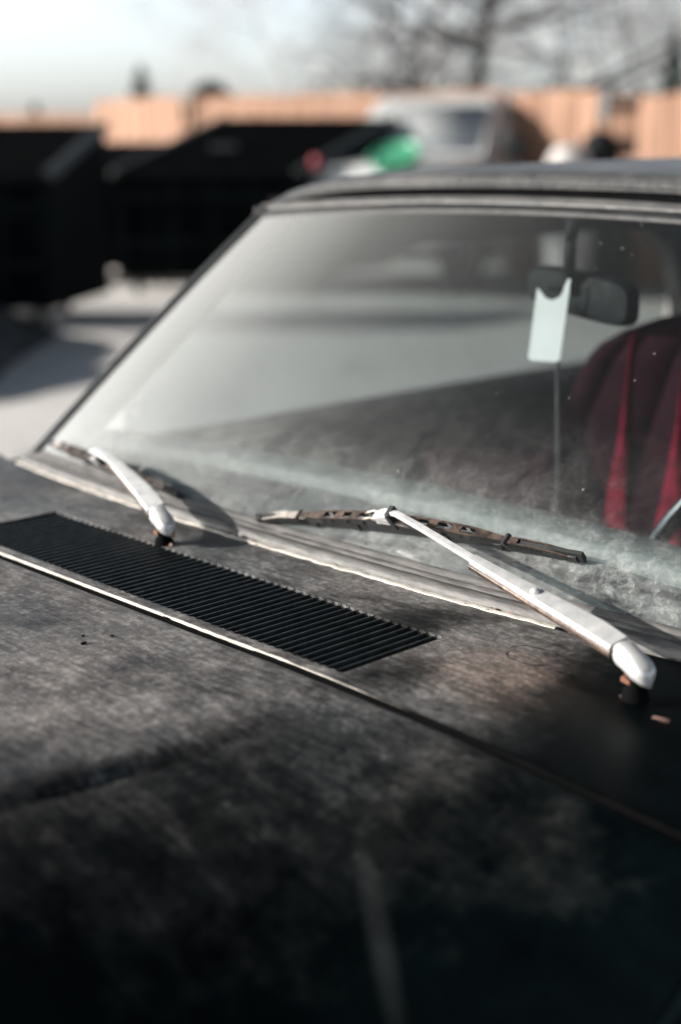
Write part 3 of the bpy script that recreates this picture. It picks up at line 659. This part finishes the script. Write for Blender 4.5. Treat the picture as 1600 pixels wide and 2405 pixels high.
def make_blade(root, pv, x0, x1, dyf, conn, pale_left):
    n = 40; xs_ = frange(x0, x1, n)
    def bp(x, h, off=0.0):
        p, nn = on_glass(x, dyf((x - x0) / (x1 - x0))); t = Vector((1, dyf(1) - dyf(0), 0)).normalized(); a = nn.cross(t).normalized()
        return p + nn * (h if h < .002 else .002 + (h - .002) * 1.25) + a * off - pv
    # rubber element
    m = MB(); rows = []
    for x in xs_:
        rows.append([bp(x, .0006, -.0006), bp(x, .004, -.0011), bp(x, .0045, -.003), bp(x, .0075, -.003), bp(x, .014, -.0022), bp(x, .014, .0022), bp(x, .0075, .003), bp(x, .0045, .003), bp(x, .004, .0011), bp(x, .0006, .0006)])
    m.loft(rows).build('wiper_rubber', M['black_rubber'], root)
    # pressed bridge: arched main lever with ladder cut-outs + two end levers
    def lever(f0, f1, h0, hm, h1, wd, mat, name, holes=(), depth=.007):
        m = MB(); fl = MB(); N = 48
        def H(f): k = (f - f0) / (f1 - f0); return lerp(h0, h1, k) + (hm - (h0 + h1) / 2) * math.sin(k * math.pi)
        fs = frange(f0, f1, N)
        for i in range(N):
            fa, fb = fs[i], fs[i + 1]; fm = (fa + fb) / 2
            inh = any(a < fm < b for a, b in holes)
            def W(f): k = (f - f0) / (f1 - f0); return wd * min(1, .45 + 4 * min(k, 1 - k))
            bands = [(-1, -.62), (.62, 1)] if inh else [(-1, 1)]
            for a, b in bands:
                q = []
                for f in (fa, fb):
                    x = lerp(x0, x1, f); h = H(f); ww = W(f)
                    q += [bp(x, h, a * ww), bp(x, h, b * ww), bp(x, h - .0012, b * ww), bp(x, h - .0012, a * ww)]
                m.add(q, [(0, 1, 5, 4), (1, 2, 6, 5), (2, 3, 7, 6), (3, 0, 4, 7), (0, 3, 2, 1), (4, 5, 6, 7)])
            for sgn in (-1, 1):                    # turned-down flanges
                q = []
                dd = depth * (.35 if inh and (i % 2) else 1)
                for f in (fa, fb):
                    x = lerp(x0, x1, f); h = H(f); ww = W(f)
                    q += [bp(x, h - .0002, sgn * ww), bp(x, h - dd, sgn * ww), bp(x, h - dd, sgn * (ww - .0009)), bp(x, h - .0002, sgn * (ww - .0009))]
                fl.add(q, [(0, 1, 5, 4), (1, 2, 6, 5), (2, 3, 7, 6), (3, 0, 4, 7), (0, 3, 2, 1), (4, 5, 6, 7)])
        fl.build(name + '_side', M['black_rubber'], root, smooth=False)  # metal flanges coloured black for the shade on their sides
        return m.build(name, mat, root, smooth=False)
    lv = []
    lv.append(lever(0.155, 0.80, .0165, .0245, .0165, .0062, M['blade_metal'], 'blade_bridge', holes=((.255, .285), (.31, .345), (.37, .41), (.56, .59), (.615, .65), (.675, .715)), depth=.008))
    lv.append(lever(0.0, 0.20, .008, .0155, .015, .0050, M['blade_pale'] if pale_left else M['blade_metal'], 'end_lever', depth=.007))
    lv.append(lever(0.775, 0.985, .0155, .0150, .0085, .0046, M['blade_metal'], 'end_lever', holes=((.83, .90),), depth=.006))
    for f in (0.155, .80):
        m = MB(); x = lerp(x0, x1, f); m.tube([bp(x, .015, -.0068), bp(x, .015, .0068)], .0034, 10); m.build('lever_pin', M['black_rubber'], root)
    for f in (.005, .20, .34, .62, .775, .975):
        m = MB(); x = lerp(x0, x1, f); q = [bp(x - .005, .011, -.0045), bp(x + .005, .011, -.0045), bp(x + .005, .011, .0045), bp(x - .005, .011, .0045), bp(x - .005, .003, -.0045), bp(x + .005, .003, -.0045), bp(x + .005, .003, .0045), bp(x - .005, .003, .0045)]
        m.add(q, [(0, 1, 2, 3), (4, 7, 6, 5), (0, 4, 5, 1), (1, 5, 6, 2), (2, 6, 7, 3), (3, 7, 4, 0)])
        m.build('blade_claw', M['black_rubber'], root, bevel=.0008)
    # connector at the arm
    x = conn; m = MB()
    m.loft([[bp(x - .018, .026, -.006), bp(x - .018, .026, .006), bp(x - .018, .018, .006), bp(x - .018, .018, -.006)],
            [bp(x - .004, .031, -.0065), bp(x - .004, .031, .0065), bp(x - .004, .020, .0065), bp(x - .004, .020, -.0065)],
            [bp(x + .010, .032, -.0065), bp(x + .010, .032, .0065), bp(x + .010, .018, .0065), bp(x + .010, .018, -.0065)]])
    m.build('blade_connector', M['silver_arm'], root, bevel=.0012)
    m = MB(); m.loft([[bp(x + .006, .035, -.0075), bp(x + .006, .035, .0075), bp(x + .006, .016, .0075), bp(x + .006, .016, -.0075)],
                      [bp(x + .013, .035, -.0075), bp(x + .013, .035, .0075), bp(x + .013, .014, .0075), bp(x + .013, .014, -.0075)]])
    m.build('connector_clip', M['black_rubber'], root, bevel=.001)
    m = MB()
    for off in (-.0045, .0045): m.tube([bp(x - .035, .022, off), bp(x - .02, .0265, off * 1.1), bp(x, .024, off * 1.3), bp(x + .03, .020, off * 1.2)], .0011, 6)
    m.build('spring_clip', M['blade_pale'], root)

# driver's wiper
pivB = (0.555, 0.075, 0.956)
armB = [[(0.526, 0.0875, 0.9985), (0.497, 0.0950, 1.0030), (0.462, 0.1010, 1.0080), (0.428, 0.1045, 1.0135), (0.385, 0.1085, 1.0210), (0.335, 0.1150, 1.0290)],
        [(0.338, 0.1145, 1.0282), (0.285, 0.1350, 1.0295), (0.225, 0.1585, 1.0310), (0.172, 0.1790, 1.0315), (0.158, 0.1870, 1.0285)]]
wB, pB = make_wiper(pivB, armB, [[.0108, .0116, .0106, .0090, .0070, .0054], [.0042, .0040, .0039, .0038, .0036]], -.06, .375, None, ((0.532, 0.0865, 0.9895), (0.572, 0.067, 0.984)), .145)
make_blade(wB, pB, -0.060, 0.378, lambda f: 0.0 + 0.043 * f + .006 * math.sin(f * 3.1), 0.142, True)
rv = Vector((0.420, 0.1052, 1.0163)) - pB
MB().cyl(rv, (0, -.2, 1), .003, .002, 20, [(.0042, -.001), (.0042, .0008), (.003, .0022), (.0008, .0026)]).build('rivet', M['silver_arm'], wB)
# passenger's wiper (parked low along the foot of the glass)
pivA = (-0.100, 0.070, 0.958)
armA = [[(-0.136, 0.087, 0.9980), (-0.158, 0.0955, 1.0020), (-0.188, 0.1060, 1.007), (-0.222, 0.1165, 1.0120), (-0.257, 0.1275, 1.0165), (-0.29, 0.1385, 1.020)],
        [(-0.286, 0.137, 1.0193), (-0.32, 0.1480, 1.021), (-0.355, 0.157, 1.0215), (-0.38, 0.166, 1.019), (-.387, .170, 1.016)]]
wA, pA = make_wiper(pivA, armA, [[.0112, .0120, .0112, .0098, .0082, .0068], [.0060, .0058, .0056, .0054, .005]], 0, 0, None, ((-0.130, 0.0845, 0.9895), (-0.088, 0.069, 0.984)), 0)
make_blade(wA, pA, -0.600, -0.215, lambda f: .012 - .012 * f, -0.395, True)

# ---- things of their own in and on the car (world coordinates from car coordinates)
def W(p):
    v = Vector(p); return Vector((ox + v.x * math.cos(CAR_RZ) - v.y * math.sin(CAR_RZ), oy + v.x * math.sin(CAR_RZ) + v.y * math.cos(CAR_RZ), v.z))
def own(name, loc):
    return empty(name, W(loc), CAR_RZ)
# hanging card
tg = own('parking_tag', (0.006, 0.652, 1.19))
tag(tg, 'blank white hang tag looped over the rear view mirror behind the windshield', 'hang tag')
o_ = Vector((0.0, 0.652, 1.19)); a_ = R(-6)
def TP(x, z, d=0): return Vector((x * math.cos(a_) + .12 * z, 0.35 * x + d, z))
card = MB()
hw = .0215
outl = [(-hw + .004, -.063), (hw - .004, -.063), (hw, -.059), (hw, .030), (hw, .036), (.0135, .034), (.010, .026), (.0, .021), (-.009, .024), (-.015, .031), (-hw, .037), (-hw, -.059)]
f_ = [TP(x, z) for x, z in outl]; b_ = [TP(x, z, .0008) for x, z in outl]
card.loft([f_, b_]); card.build('card', M['tag_white'], tg, smooth=False)
hk = MB(); hk.loft([[TP(.0135, .034), TP(hw, .036), TP(hw, .036, .001), TP(.0135, .034, .001)], [TP(.015, .042), TP(hw-.001, .043), TP(hw-.001, .043, .001), TP(.015, .042, .001)],
                    [TP(.016, .050, .003), TP(hw-.002, .050, .003), TP(hw-.002, .050, .004), TP(.016, .050, .004)]]); hk.build('hook', M['tag_white'], tg)
# cord
cdv = own('cable', (0.012, 0.662, 0.95)); cb_ = MB()
cb_.tube(spline([(0.004, 0, .240), (.003, 0, .17), (.005, .002, .10), (.010, 0, .03), (.013, -.004, -.05), (.012, -.02, -.10)], 6), .0026, 8)
cb_.build('cord', M['interior_grey'], cdv); tag(cdv, 'thin dark cord hanging straight down below the white hang tag', 'cord')
# hair and crumbs by the driver's wiper
hr = MB(); pts = []
for k in range(40):
    a = k / 39 * 4.9 + 1.2; r = .027 * (1 - .25 * k / 39); pts.append((r * math.cos(a) * 1.1, r * math.sin(a) * .9, 0.0012 + .0006 * math.sin(a * 3)))
hc = (0.432, 0.088); pts = [(p[0] + hc[0], p[1] + hc[1], p[2] + zc(p[0] + hc[0], p[1] + hc[1])) for p in pts]
he = W((hc[0], hc[1], zc(*hc))); hr.tube([W(p) - he for p in pts], .00035, 4)
ho = hr.build('hair', M['black_rubber']); ho.location = he; tag(ho, 'single dark curled hair lying on the cowl left of the near wiper pivot', 'hair')
random.seed(11)
def crumb(loc, r, label, mat, group=None, elong=1.0):
    bm_ = MB(); p = []
    for k in range(14):
        d = Vector((random.gauss(0, 1), random.gauss(0, 1), random.gauss(0, 1))).normalized(); p.append(Vector((d.x * elong, d.y, d.z * .6)) * r * random.uniform(.7, 1.15))
    bm = bmesh.new(); [bm.verts.new(q) for q in p]; bmesh.ops.convex_hull(bm, input=bm.verts); me = bpy.data.meshes.new('dry_leaf_bit'); bm.to_mesh(me); bm.free(); me.materials.append(mat)
    o = bpy.data.objects.new('dry_leaf_bit', me); C.objects.link(o); o.location = W(loc) + Vector((0, 0, r * .4)); o.rotation_euler = (0, 0, random.uniform(0, 3)); tag(o, label, 'leaf bit', group)
M['leafbit'] = simple('dry_leaf', (0.16, 0.09, 0.065), (0.30, 0.19, 0.15), 0.8, scale=90)
crumb((-0.104, 0.070, zc(-.1, .07)), .0040, 'left one of two pinkish brown leaf crumbs below the far wiper pivot', M['leafbit'])
crumb((-0.092, 0.075, zc(-.09, .075)), .0036, 'right one of two pinkish brown leaf crumbs below the far wiper pivot', M['leafbit'])
crumb((0.546, 0.073, zc(.54, .07)), .0040, 'small pale leaf crumb under the near wiper cap', M['leafbit'], elong=1.6)
crumb((0.590, 0.060, zc(.59, .06)), .0036, 'thin brown leaf shred lying right of the near wiper pivot', M['leafbit'], elong=2.8)

for (gx, gy, gr, lb) in ((0.117, -0.190, .0030, 'largest of three dark grit specks on the hood in front of the vent'), (0.098, -0.178, .0018, 'smallest round grit speck on the hood, just left of the largest'),
                        (0.118, -0.158, .0020, 'flat dark grit speck on the hood, nearest to the cream seam')):
    crumb((gx, gy, zc(gx, gy)), gr, lb, M['plastic_black'], elong=1.4); bpy.context.scene.collection.objects[-1]['category'] = 'grit'
# ================================================================= BACKGROUND
def wood_material():
    m, nt, b = newmat('cedar_fence_boards'); v = coord(nt)
    wv = nt.nodes.new('ShaderNodeTexWave'); wv.wave_type = 'BANDS'; wv.inputs['Scale'].default_value = 1.1; wv.inputs['Distortion'].default_value = 0.4
    nt.links.new(v, wv.inputs['Vector'])
    f = noi(nt, coord(nt, (2.2, 2.2, .25)), 3, 5)
    nt.links.new(ramp(nt, f, [(0.35, (0.16, 0.082, 0.050)), (0.65, (0.36, 0.215, 0.145))]), b.inputs['Base Color'])
    b.inputs['Roughness'].default_value = .85; return m
M['wood'] = wood_material()
M['wood_dark'] = simple('old_fence_wood', (0.03, 0.022, 0.018), (0.07, 0.05, 0.04), .9, scale=5)
def fence(a, b, zt, gap=.006, label='', z0=0.05, step=.145, name='wooden_fence', rails=True):
    a, b = Vector((*a, 0)), Vector((*b, 0)); d = b - a; Ln = d.length; d.normalize(); rz = math.atan2(d.y, d.x)
    f = empty(name, a, rz); n = int(Ln / step); nn = Vector((0, 1, 0))
    m = MB(); rr = random.Random(int(a.x * 10))
    for i in range(n):
        h = zt - z0 + rr.uniform(-.015, .015); m.box(((i + .5) * step, rr.uniform(-.004, .004), z0 + h / 2), (step - gap - rr.uniform(0, .006), .02, h))
    m.build('board_panel', M['wood'], f, smooth=False)
    for z in (.4, zt - .35): MB().box((Ln / 2, .04, z), (Ln, .05, .09)).build('rail', M['wood'], f, smooth=False)
    k = 0
    while k <= Ln + .01: MB().box((min(k, Ln), .09, zt / 2), (.09, .09, zt)).build('post', M['wood'], f, smooth=False); k += 2.4
    tag(f, label, 'fence', 'wooden fence round the yard'); return f
def at(u, Y, z=0.0):                           # ground-plan helper: bearing of photo column u at range Y
    return ((u - 800) / 3460.0 * Y, Y)
fence(at(-500, 29), at(245, 24.2), 1.86, .03, 'far low wooden fence at the left, showing above the left dumpster')
fence(at(225, 19.2), at(440, 17.2), 1.92, .006, 'bright cedar fence section between the two dumpsters')
fence(at(440, 21.5), at(900, 19.0), 2.03, .018, 'long cedar fence behind the middle dumpster')
fence(at(880, 18.6), at(1200, 17.2), 1.98, .012, 'cedar fence partly hidden by the silver pickup')
fence(at(1200, 15.2), at(1432, 14.2), 1.90, .006, 'bright cedar fence section right of the silver pickup')
fence(at(1500, 14.0), at(2300, 11.5), 1.84, .008, 'cedar fence at the far right beside the open gateway')
# low gate boards between the last two sections
gm = empty('wooden_gate', (*at(1432, 14.1), 0), math.atan2(at(1500, 14.0)[1] - at(1432, 14.1)[1], at(1500, 14.0)[0] - at(1432, 14.1)[0]))
for z, h in ((1.80, .04), (1.56, .24), (1.22, .12)): MB().box((.15, .0, z), (.30, .03, h)).build('board', M['wood'], gm, smooth=False)
for x in (0.0, .30): MB().box((x, .05, .95), (.06, .06, 1.9)).build('post', M['wood_dark'], gm, smooth=False)
MB().box((.15, .09, .95), (.32, .03, 1.78)).build('back_board', M['wood_dark'], gm, smooth=False)
tag(gm, 'narrow dark gate with open slots between two bright fence sections', 'gate')

# dumpsters
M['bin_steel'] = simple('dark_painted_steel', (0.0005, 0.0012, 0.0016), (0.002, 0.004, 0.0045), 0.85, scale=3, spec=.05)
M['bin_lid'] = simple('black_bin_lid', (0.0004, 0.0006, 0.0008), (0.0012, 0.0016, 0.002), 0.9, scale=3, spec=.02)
M['bin_rim'] = simple('scuffed_steel_rim', (0.008, 0.011, 0.012), (0.02, 0.026, 0.027), 0.6, scale=6)
def dumpster(loc, rz, wd, label, dp_=1.05, zf=1.12, zb=1.60, skew=0.55):
    d = empty('dumpster', (*loc, 0), rz); h = wd / 2
    m = MB(); 
    fr = [(-h, 0), (h, 0)]; bk = [(-h + skew, dp_), (h + skew, dp_)]
    pl = [fr[0], fr[1], bk[1], bk[0]]; zs = [zf, zf, zb, zb]
    m.add([(x, y, .16) for x, y in pl] + [(x, y, z) for (x, y), z in zip(pl, zs)], [(3, 2, 1, 0), (4, 5, 6, 7), (0, 1, 5, 4), (1, 2, 6, 5), (2, 3, 7, 6), (3, 0, 4, 7)])
    m.build('body', M['bin_steel'], d, smooth=False)
    for x in (-h * .92, -h * .35, h * .1, h * .55, h * .94): MB().box((x, -.035, .62), (.07, .07, .92)).build('rib', M['bin_steel'], d, smooth=False)
    for z in (.5, .92): MB().box((0, -.075, z), (wd * 1.0, .035, .08)).build('band', M['bin_steel'], d, smooth=False)
    for sgn in (0, 1):
        x0, x1 = (-h + .05, -.01) if sgn == 0 else (.01, h - .06)
        q = [(x0, -.03, zf + .012), (x1, -.03, zf + .012), (x1 + skew, dp_, zb + .012), (x0 + skew, dp_, zb + .012)]
        m = MB(); m.add(q + [(x, y, z + .03) for x, y, z in q], [(3, 2, 1, 0), (4, 5, 6, 7), (0, 1, 5, 4), (1, 2, 6, 5), (2, 3, 7, 6), (3, 0, 4, 7)]); m.build('lid', M['bin_lid'], d, smooth=False)
    for x in (-h, h):
        MB().tube([(x, -.04, zf + .02), (x + skew, dp_, zb + .02)], .05, 6).build('side_rim', M['bin_rim'], d)
    MB().tube([(-h, -.05, zf), (h, -.05, zf)], .035, 6).build('front_rim', M['bin_steel'], d)
    for x in (-h * .8, h * .8):
        for y in (.1, dp_ - .1): MB().cyl((x, y, .08), (1, 0, 0), .08, .05, 14).build('caster', M['tyre'], d)
    tag(d, label, 'dumpster', 'black dumpsters by the fence'); return d
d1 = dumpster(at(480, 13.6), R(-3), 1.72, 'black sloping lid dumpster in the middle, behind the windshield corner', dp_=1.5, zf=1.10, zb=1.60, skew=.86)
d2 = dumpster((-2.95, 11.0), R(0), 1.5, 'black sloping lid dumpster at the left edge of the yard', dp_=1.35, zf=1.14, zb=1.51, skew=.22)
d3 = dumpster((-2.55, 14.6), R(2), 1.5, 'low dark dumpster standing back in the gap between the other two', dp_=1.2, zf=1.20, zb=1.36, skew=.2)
tm = MB(); rws = []
for j in range(25):
    yy = 7.6 + 3.3 * j / 24; rr_ = []
    for i in range(17):
        u = -1 + i / 8; hgt = .50 * max(0, 1 - abs(u) ** 2.5) * math.sin(math.pi * min(1, max(0, (j + .8) / 25.6))) ** .45
        rr_.append((-2.95 + u * .82 + .12 * noise.noise(Vector((yy, u, 2))), yy, -.01 + hgt * (1 + .35 * noise.noise(Vector((u * 2.2, yy * 2.2, 4))))))
    rws.append(rr_)
tarp = tm.grid(rws).build('tarp_heap', simple('crumpled_black_sheet', (0.0012, 0.002, 0.0025), (0.02, 0.024, 0.025), 0.55, scale=2.4, spec=.2)); tag(tarp, 'low heap under a crumpled black sheet, on the ground at the left edge', 'tarp')
st = MB().box((.10, .55, 1.36), (.26, .015, .12), tilt=('X', -1.2)).build('sticker', M['bin_rim'], d1, smooth=False)

# silver pickup
M['silver'] = simple('silver_paint', (0.42, 0.43, 0.43), (0.52, 0.53, 0.53), .32, .25, scale=3)
def pickup(loc, rz):
    t = empty('pickup_truck', (*loc, 0), rz)      # local: front towards -y
    def prof_loft(name, sts, mat, par=t, **k):
        rings = []
        for y, zl, zh, hw_, hw2 in sts:
            rings.append([(-hw_, y, zl), (-hw_ * 1.0, y, lerp(zl, zh, .7)), (-hw2, y, zh - .02), (-hw2 * .9, y, zh), (hw2 * .9, y, zh), (hw2, y, zh - .02), (hw_, y, lerp(zl, zh, .7)), (hw_, y, zl)])
        return MB().loft(rings).build(name, mat, par, **k)
    prof_loft('hood', [(-.05, .50, 1.02, .84, .74), (.02, .48, 1.14, .88, .78), (.6, .48, 1.20, .90, .80), (1.15, .48, 1.24, .90, .80)], M['silver'])
    cab = prof_loft('cab', [(1.15, .42, 1.24, .90, .80), (2.70, .42, 1.24, .90, .80)], M['silver'])
    rg = [[(-.80, 1.12, 1.22), (.80, 1.12, 1.22), (.80, 2.68, 1.22), (-.80, 2.68, 1.22)], [(-.64, 1.70, 1.72), (.64, 1.70, 1.72), (.66, 2.55, 1.74), (-.66, 2.55, 1.74)], [(-.58, 1.85, 1.79), (.58, 1.85, 1.79), (.58, 2.45, 1.79), (-.58, 2.45, 1.79)]]
    MB().loft(rg).build('roof', M['silver'], t, bevel=.02)
    def pane(name, q, off):
        m = MB(); q = [Vector(p) for p in q]; n = (q[1] - q[0]).cross(q[2] - q[0]).normalized() * off
        m.add([p + n for p in q], [(0, 1, 2, 3)]); m.build(name, M['sg_truck'], t, solid=.006)
    M['sg_truck'] = simple('truck_glass', (0.25, 0.265, 0.27), (0.40, 0.415, 0.42), .12, scale=1.5)  # pale base colour stands for sky reflected in the glass
    pane('windshield', [(-.70, 1.17, 1.265), (.70, 1.17, 1.265), (.60, 1.64, 1.685), (-.60, 1.64, 1.685)], .012)
    for s in (-1, 1):
        q = [(s * .782, 1.42, 1.29), (s * .782, 2.45, 1.29), (s * .67, 2.42, 1.67), (s * .67, 1.80, 1.67)]
        pane('side_window', q if s > 0 else q[::-1], .012)
        MB().box((s * .66, -.06, .88), (.28, .06, .17)).build('headlight', M['lens'], t, bevel=.02)
        MB().box((s * 1.0, 1.40, 1.30), (.20, .08, .22)).build('side_mirror', M['plastic_black'], t, bevel=.03)
        for y in (.62, 3.75): car_wheel(t, s * .80, y, .37, s)
    prof_loft('bed', [(2.74, .50, 1.26, .90, .86), (4.7, .50, 1.26, .90, .86)], M['silver'])
    MB().box((0, 3.72, 1.275), (1.66, 1.9, .03)).build('bed_cover', M['void'], t, smooth=False)
    MB().box((0, -.07, .86), (.95, .05, .22)).build('grille', M['grille'], t, bevel=.01)
    MB().box((0, -.16, .56), (1.80, .16, .20)).build('bumper', M['chrome'], t, bevel=.03)
    MB().box((0, 2.2, .45), (1.3, 4.9, .12)).build('chassis', M['void'], t, smooth=False)
    return t
pk = pickup(at(840, 13.6), R(-27)); pk.scale = (1.02, 1.02, 1.04)
MB().box((-.36, -.12, 1.17), (.08, .08, .12)).build('marker_lamp', M['lens_red'], pk, bevel=.02); tag(pk, 'silver pickup truck parked behind the black car, near the cedar fence', 'pickup')
# small things standing about the pickup
X_, Y_ = at(930, 13.2)
gv = MB().cyl((0, 0, 0), (0, 0, 1), .2, .1, 40, [(.02, -.11), (.16, -.10), (.22, -.03), (.235, .03), (.245, .05), (.225, .055), (.20, .02), (.02, .0)]).build('plastic_tub', M['lens_green'])
gv.location = (X_, Y_, 1.27); gv.rotation_euler = (R(24), R(-14), 0); tag(gv, 'green oval plastic tub tipped up on the hood of the silver pickup', 'tub')
X_, Y_ = at(1412, 13.5)
dr = empty('barrel', (X_, Y_, 0)); MB().cyl((0, 0, 0), (0, 0, 1), .2, 1, 28, [(.16, .02), (.19, .5), (.20, .9), (.185, 1.28), (.165, 1.40), (.12, 1.48), (.06, 1.505), (.01, 1.51)]).build('shell', M['plastic_black'], dr)
MB().cyl((0, 0, 1.32), (0, 0, 1), .187, .03, 24).build('hoop', M['plastic_black'], dr)
tag(dr, 'black rounded drum standing in front of the narrow gate', 'drum')
X_, Y_ = at(1340, 13.3)
sk = MB().cyl((0, 0, 0), (0, 0, 1), .2, 1, 20, [(.21, 0), (.24, .5), (.23, 1.0), (.20, 1.25), (.13, 1.365), (.05, 1.39), (.01, 1.395)])
so_ = sk.build('feed_sack', simple('white_sack', (0.3, 0.28, 0.27), (0.45, 0.42, 0.41), .8, scale=6, bmp=.5, bd=.02)); so_.location = (X_, Y_, 0); tag(so_, 'tall white sack left of the black drum', 'sack')

# trees
M['bark'] = simple('grey_bark', (0.46, 0.46, 0.455), (0.60, 0.595, 0.59), .95, scale=4)
M['bark_dark'] = simple('dark_bark', (0.02, 0.018, 0.02), (0.05, 0.045, 0.045), .95, scale=4)
def bare_tree(loc, H, label, seed, spread=.62, mat=None, r0=.16, first=.16, levels=4, lean=(0, 0), kk=None):
    rr = random.Random(seed); tr = MB(); tw = MB()
    def branch(p, d, L, r, lv):
        n = 5 if lv < 3 else 3; pts = [p.copy()]; rad = [r]; q = p.copy(); dd = d.copy()
        for i in range(n):
            dd = (dd + Vector((rr.gauss(0, .13), rr.gauss(0, .13), rr.gauss(.02, .09)))).normalized(); q = q + dd * (L / n); pts.append(q.copy()); rad.append(r * (1 - .62 * (i + 1) / n))
        (tr if lv == 0 else tw).tube(pts, rad, 8 if lv == 0 else (5 if lv < 3 else 3), caps=lv < 2)
        if lv >= levels: return
        k = (kk or ([9, 7, 6, 5, 4] if levels < 5 else [11, 7, 6, 5, 4]))[min(lv, 4)]
        for i in range(k):
            f = rr.uniform(first if lv == 0 else .22, 1.0); j = min(len(pts) - 2, int(f * (len(pts) - 1))); pp = pts[j].lerp(pts[j + 1], f * (len(pts) - 1) - j)
            ax = dd.orthogonal().normalized(); ax.rotate(Matrix.Rotation(rr.uniform(0, 6.28), 3, dd)); nd = (d * (1 - spread) + ax * spread + Vector((0, 0, .12))).normalized()
            branch(pp, nd, L * rr.uniform(.42, .66), max(.0035, r * (1 - .6 * f) * rr.uniform(.4, .6)), lv + 1)
    branch(Vector((0, 0, 0)), Vector((lean[0], lean[1], 1)).normalized(), H * .72, r0, 0)
    t = empty('bare_tree', (*loc, 0)); tr.build('trunk', mat or M['bark'], t); tw.build('crown', mat or M['bark'], t)
    tag(t, label, 'tree', 'bare trees beyond the fence'); return t
bare_tree(at(1130, 27), 9.5, 'large bare tree with a dark trunk, rising behind the silver pickup', 9, .90, M['bark_dark'], .17, .14, 4, kk=[20, 6, 5, 4])
bare_tree(at(720, 40), 8.0, 'bare grey tree left of the large one, above the long cedar fence', 12, .66, None, .10, .2, 5)
bare_tree(at(930, 44), 9.0, 'bare grey tree directly left of the dark trunk', 23, .68, None, .10, .2, 5)
bare_tree(at(1330, 38), 9.0, 'bare grey tree directly right of the dark trunk', 31, .68, None, .10, .2, 5)
bare_tree(at(1530, 42), 10.0, 'bare grey tree at the right edge of the sky', 44, .68, None, .10, .2, 5)
M['needles'] = simple('dark_needles', (0.010, 0.022, 0.018), (0.025, 0.045, 0.035), .8, scale=5)
def leafy(loc, z0, H, rad, label, seed, conic=True, name='conifer', n=2600, size=.07):
    rr = random.Random(seed); m = MB()
    for _ in range(n):
        f = rr.random() ** (1.4 if conic else .8)
        if conic: rmax = rad * (1 - f) ** .9 * (0.72 + .28 * math.sin(f * 38))
        else: rmax = rad * math.sqrt(max(0, 1 - (f * 1.0) ** 2))
        a = rr.uniform(0, 6.28); q = rmax * rr.uniform(.25, 1.05) ; p = Vector((q * math.cos(a), q * math.sin(a), z0 + f * (H - z0)))
        u = Vector((rr.gauss(0, 1), rr.gauss(0, 1), rr.gauss(0, .6))).normalized() * size; v = u.orthogonal().normalized() * size * .6
        m.add([p - u - v, p + u - v, p + u + v, p - u + v], [(0, 1, 2, 3)])
    t = empty(name, (*loc, 0)); m.build('crown', M['needles'], t, smooth=False)
    MB().tube([(0, 0, 0), (0, 0, H * .8)], [.10, .03], 8).build('trunk', M['bark_dark'], t)
    tag(t, label, 'tree'); return t
leafy(at(335, 42), 1.2, 3.45, .95, 'small dark conifer showing above the bright fence left of centre', 2)
leafy(at(498, 36), 1.2, 2.78, .85, 'rounded dark evergreen just right of the small conifer', 3, False, 'evergreen_shrub')
leafy(at(85, 30), 1.2, 2.12, .35, 'tiny dark shrub on top of the far left fence line', 4, True, 'evergreen_shrub', 900, .05)
leafy(at(1575, 36), 1.5, 4.0, .75, 'dark evergreen at the right edge above the fence', 8, True, 'conifer', 1800, .07)
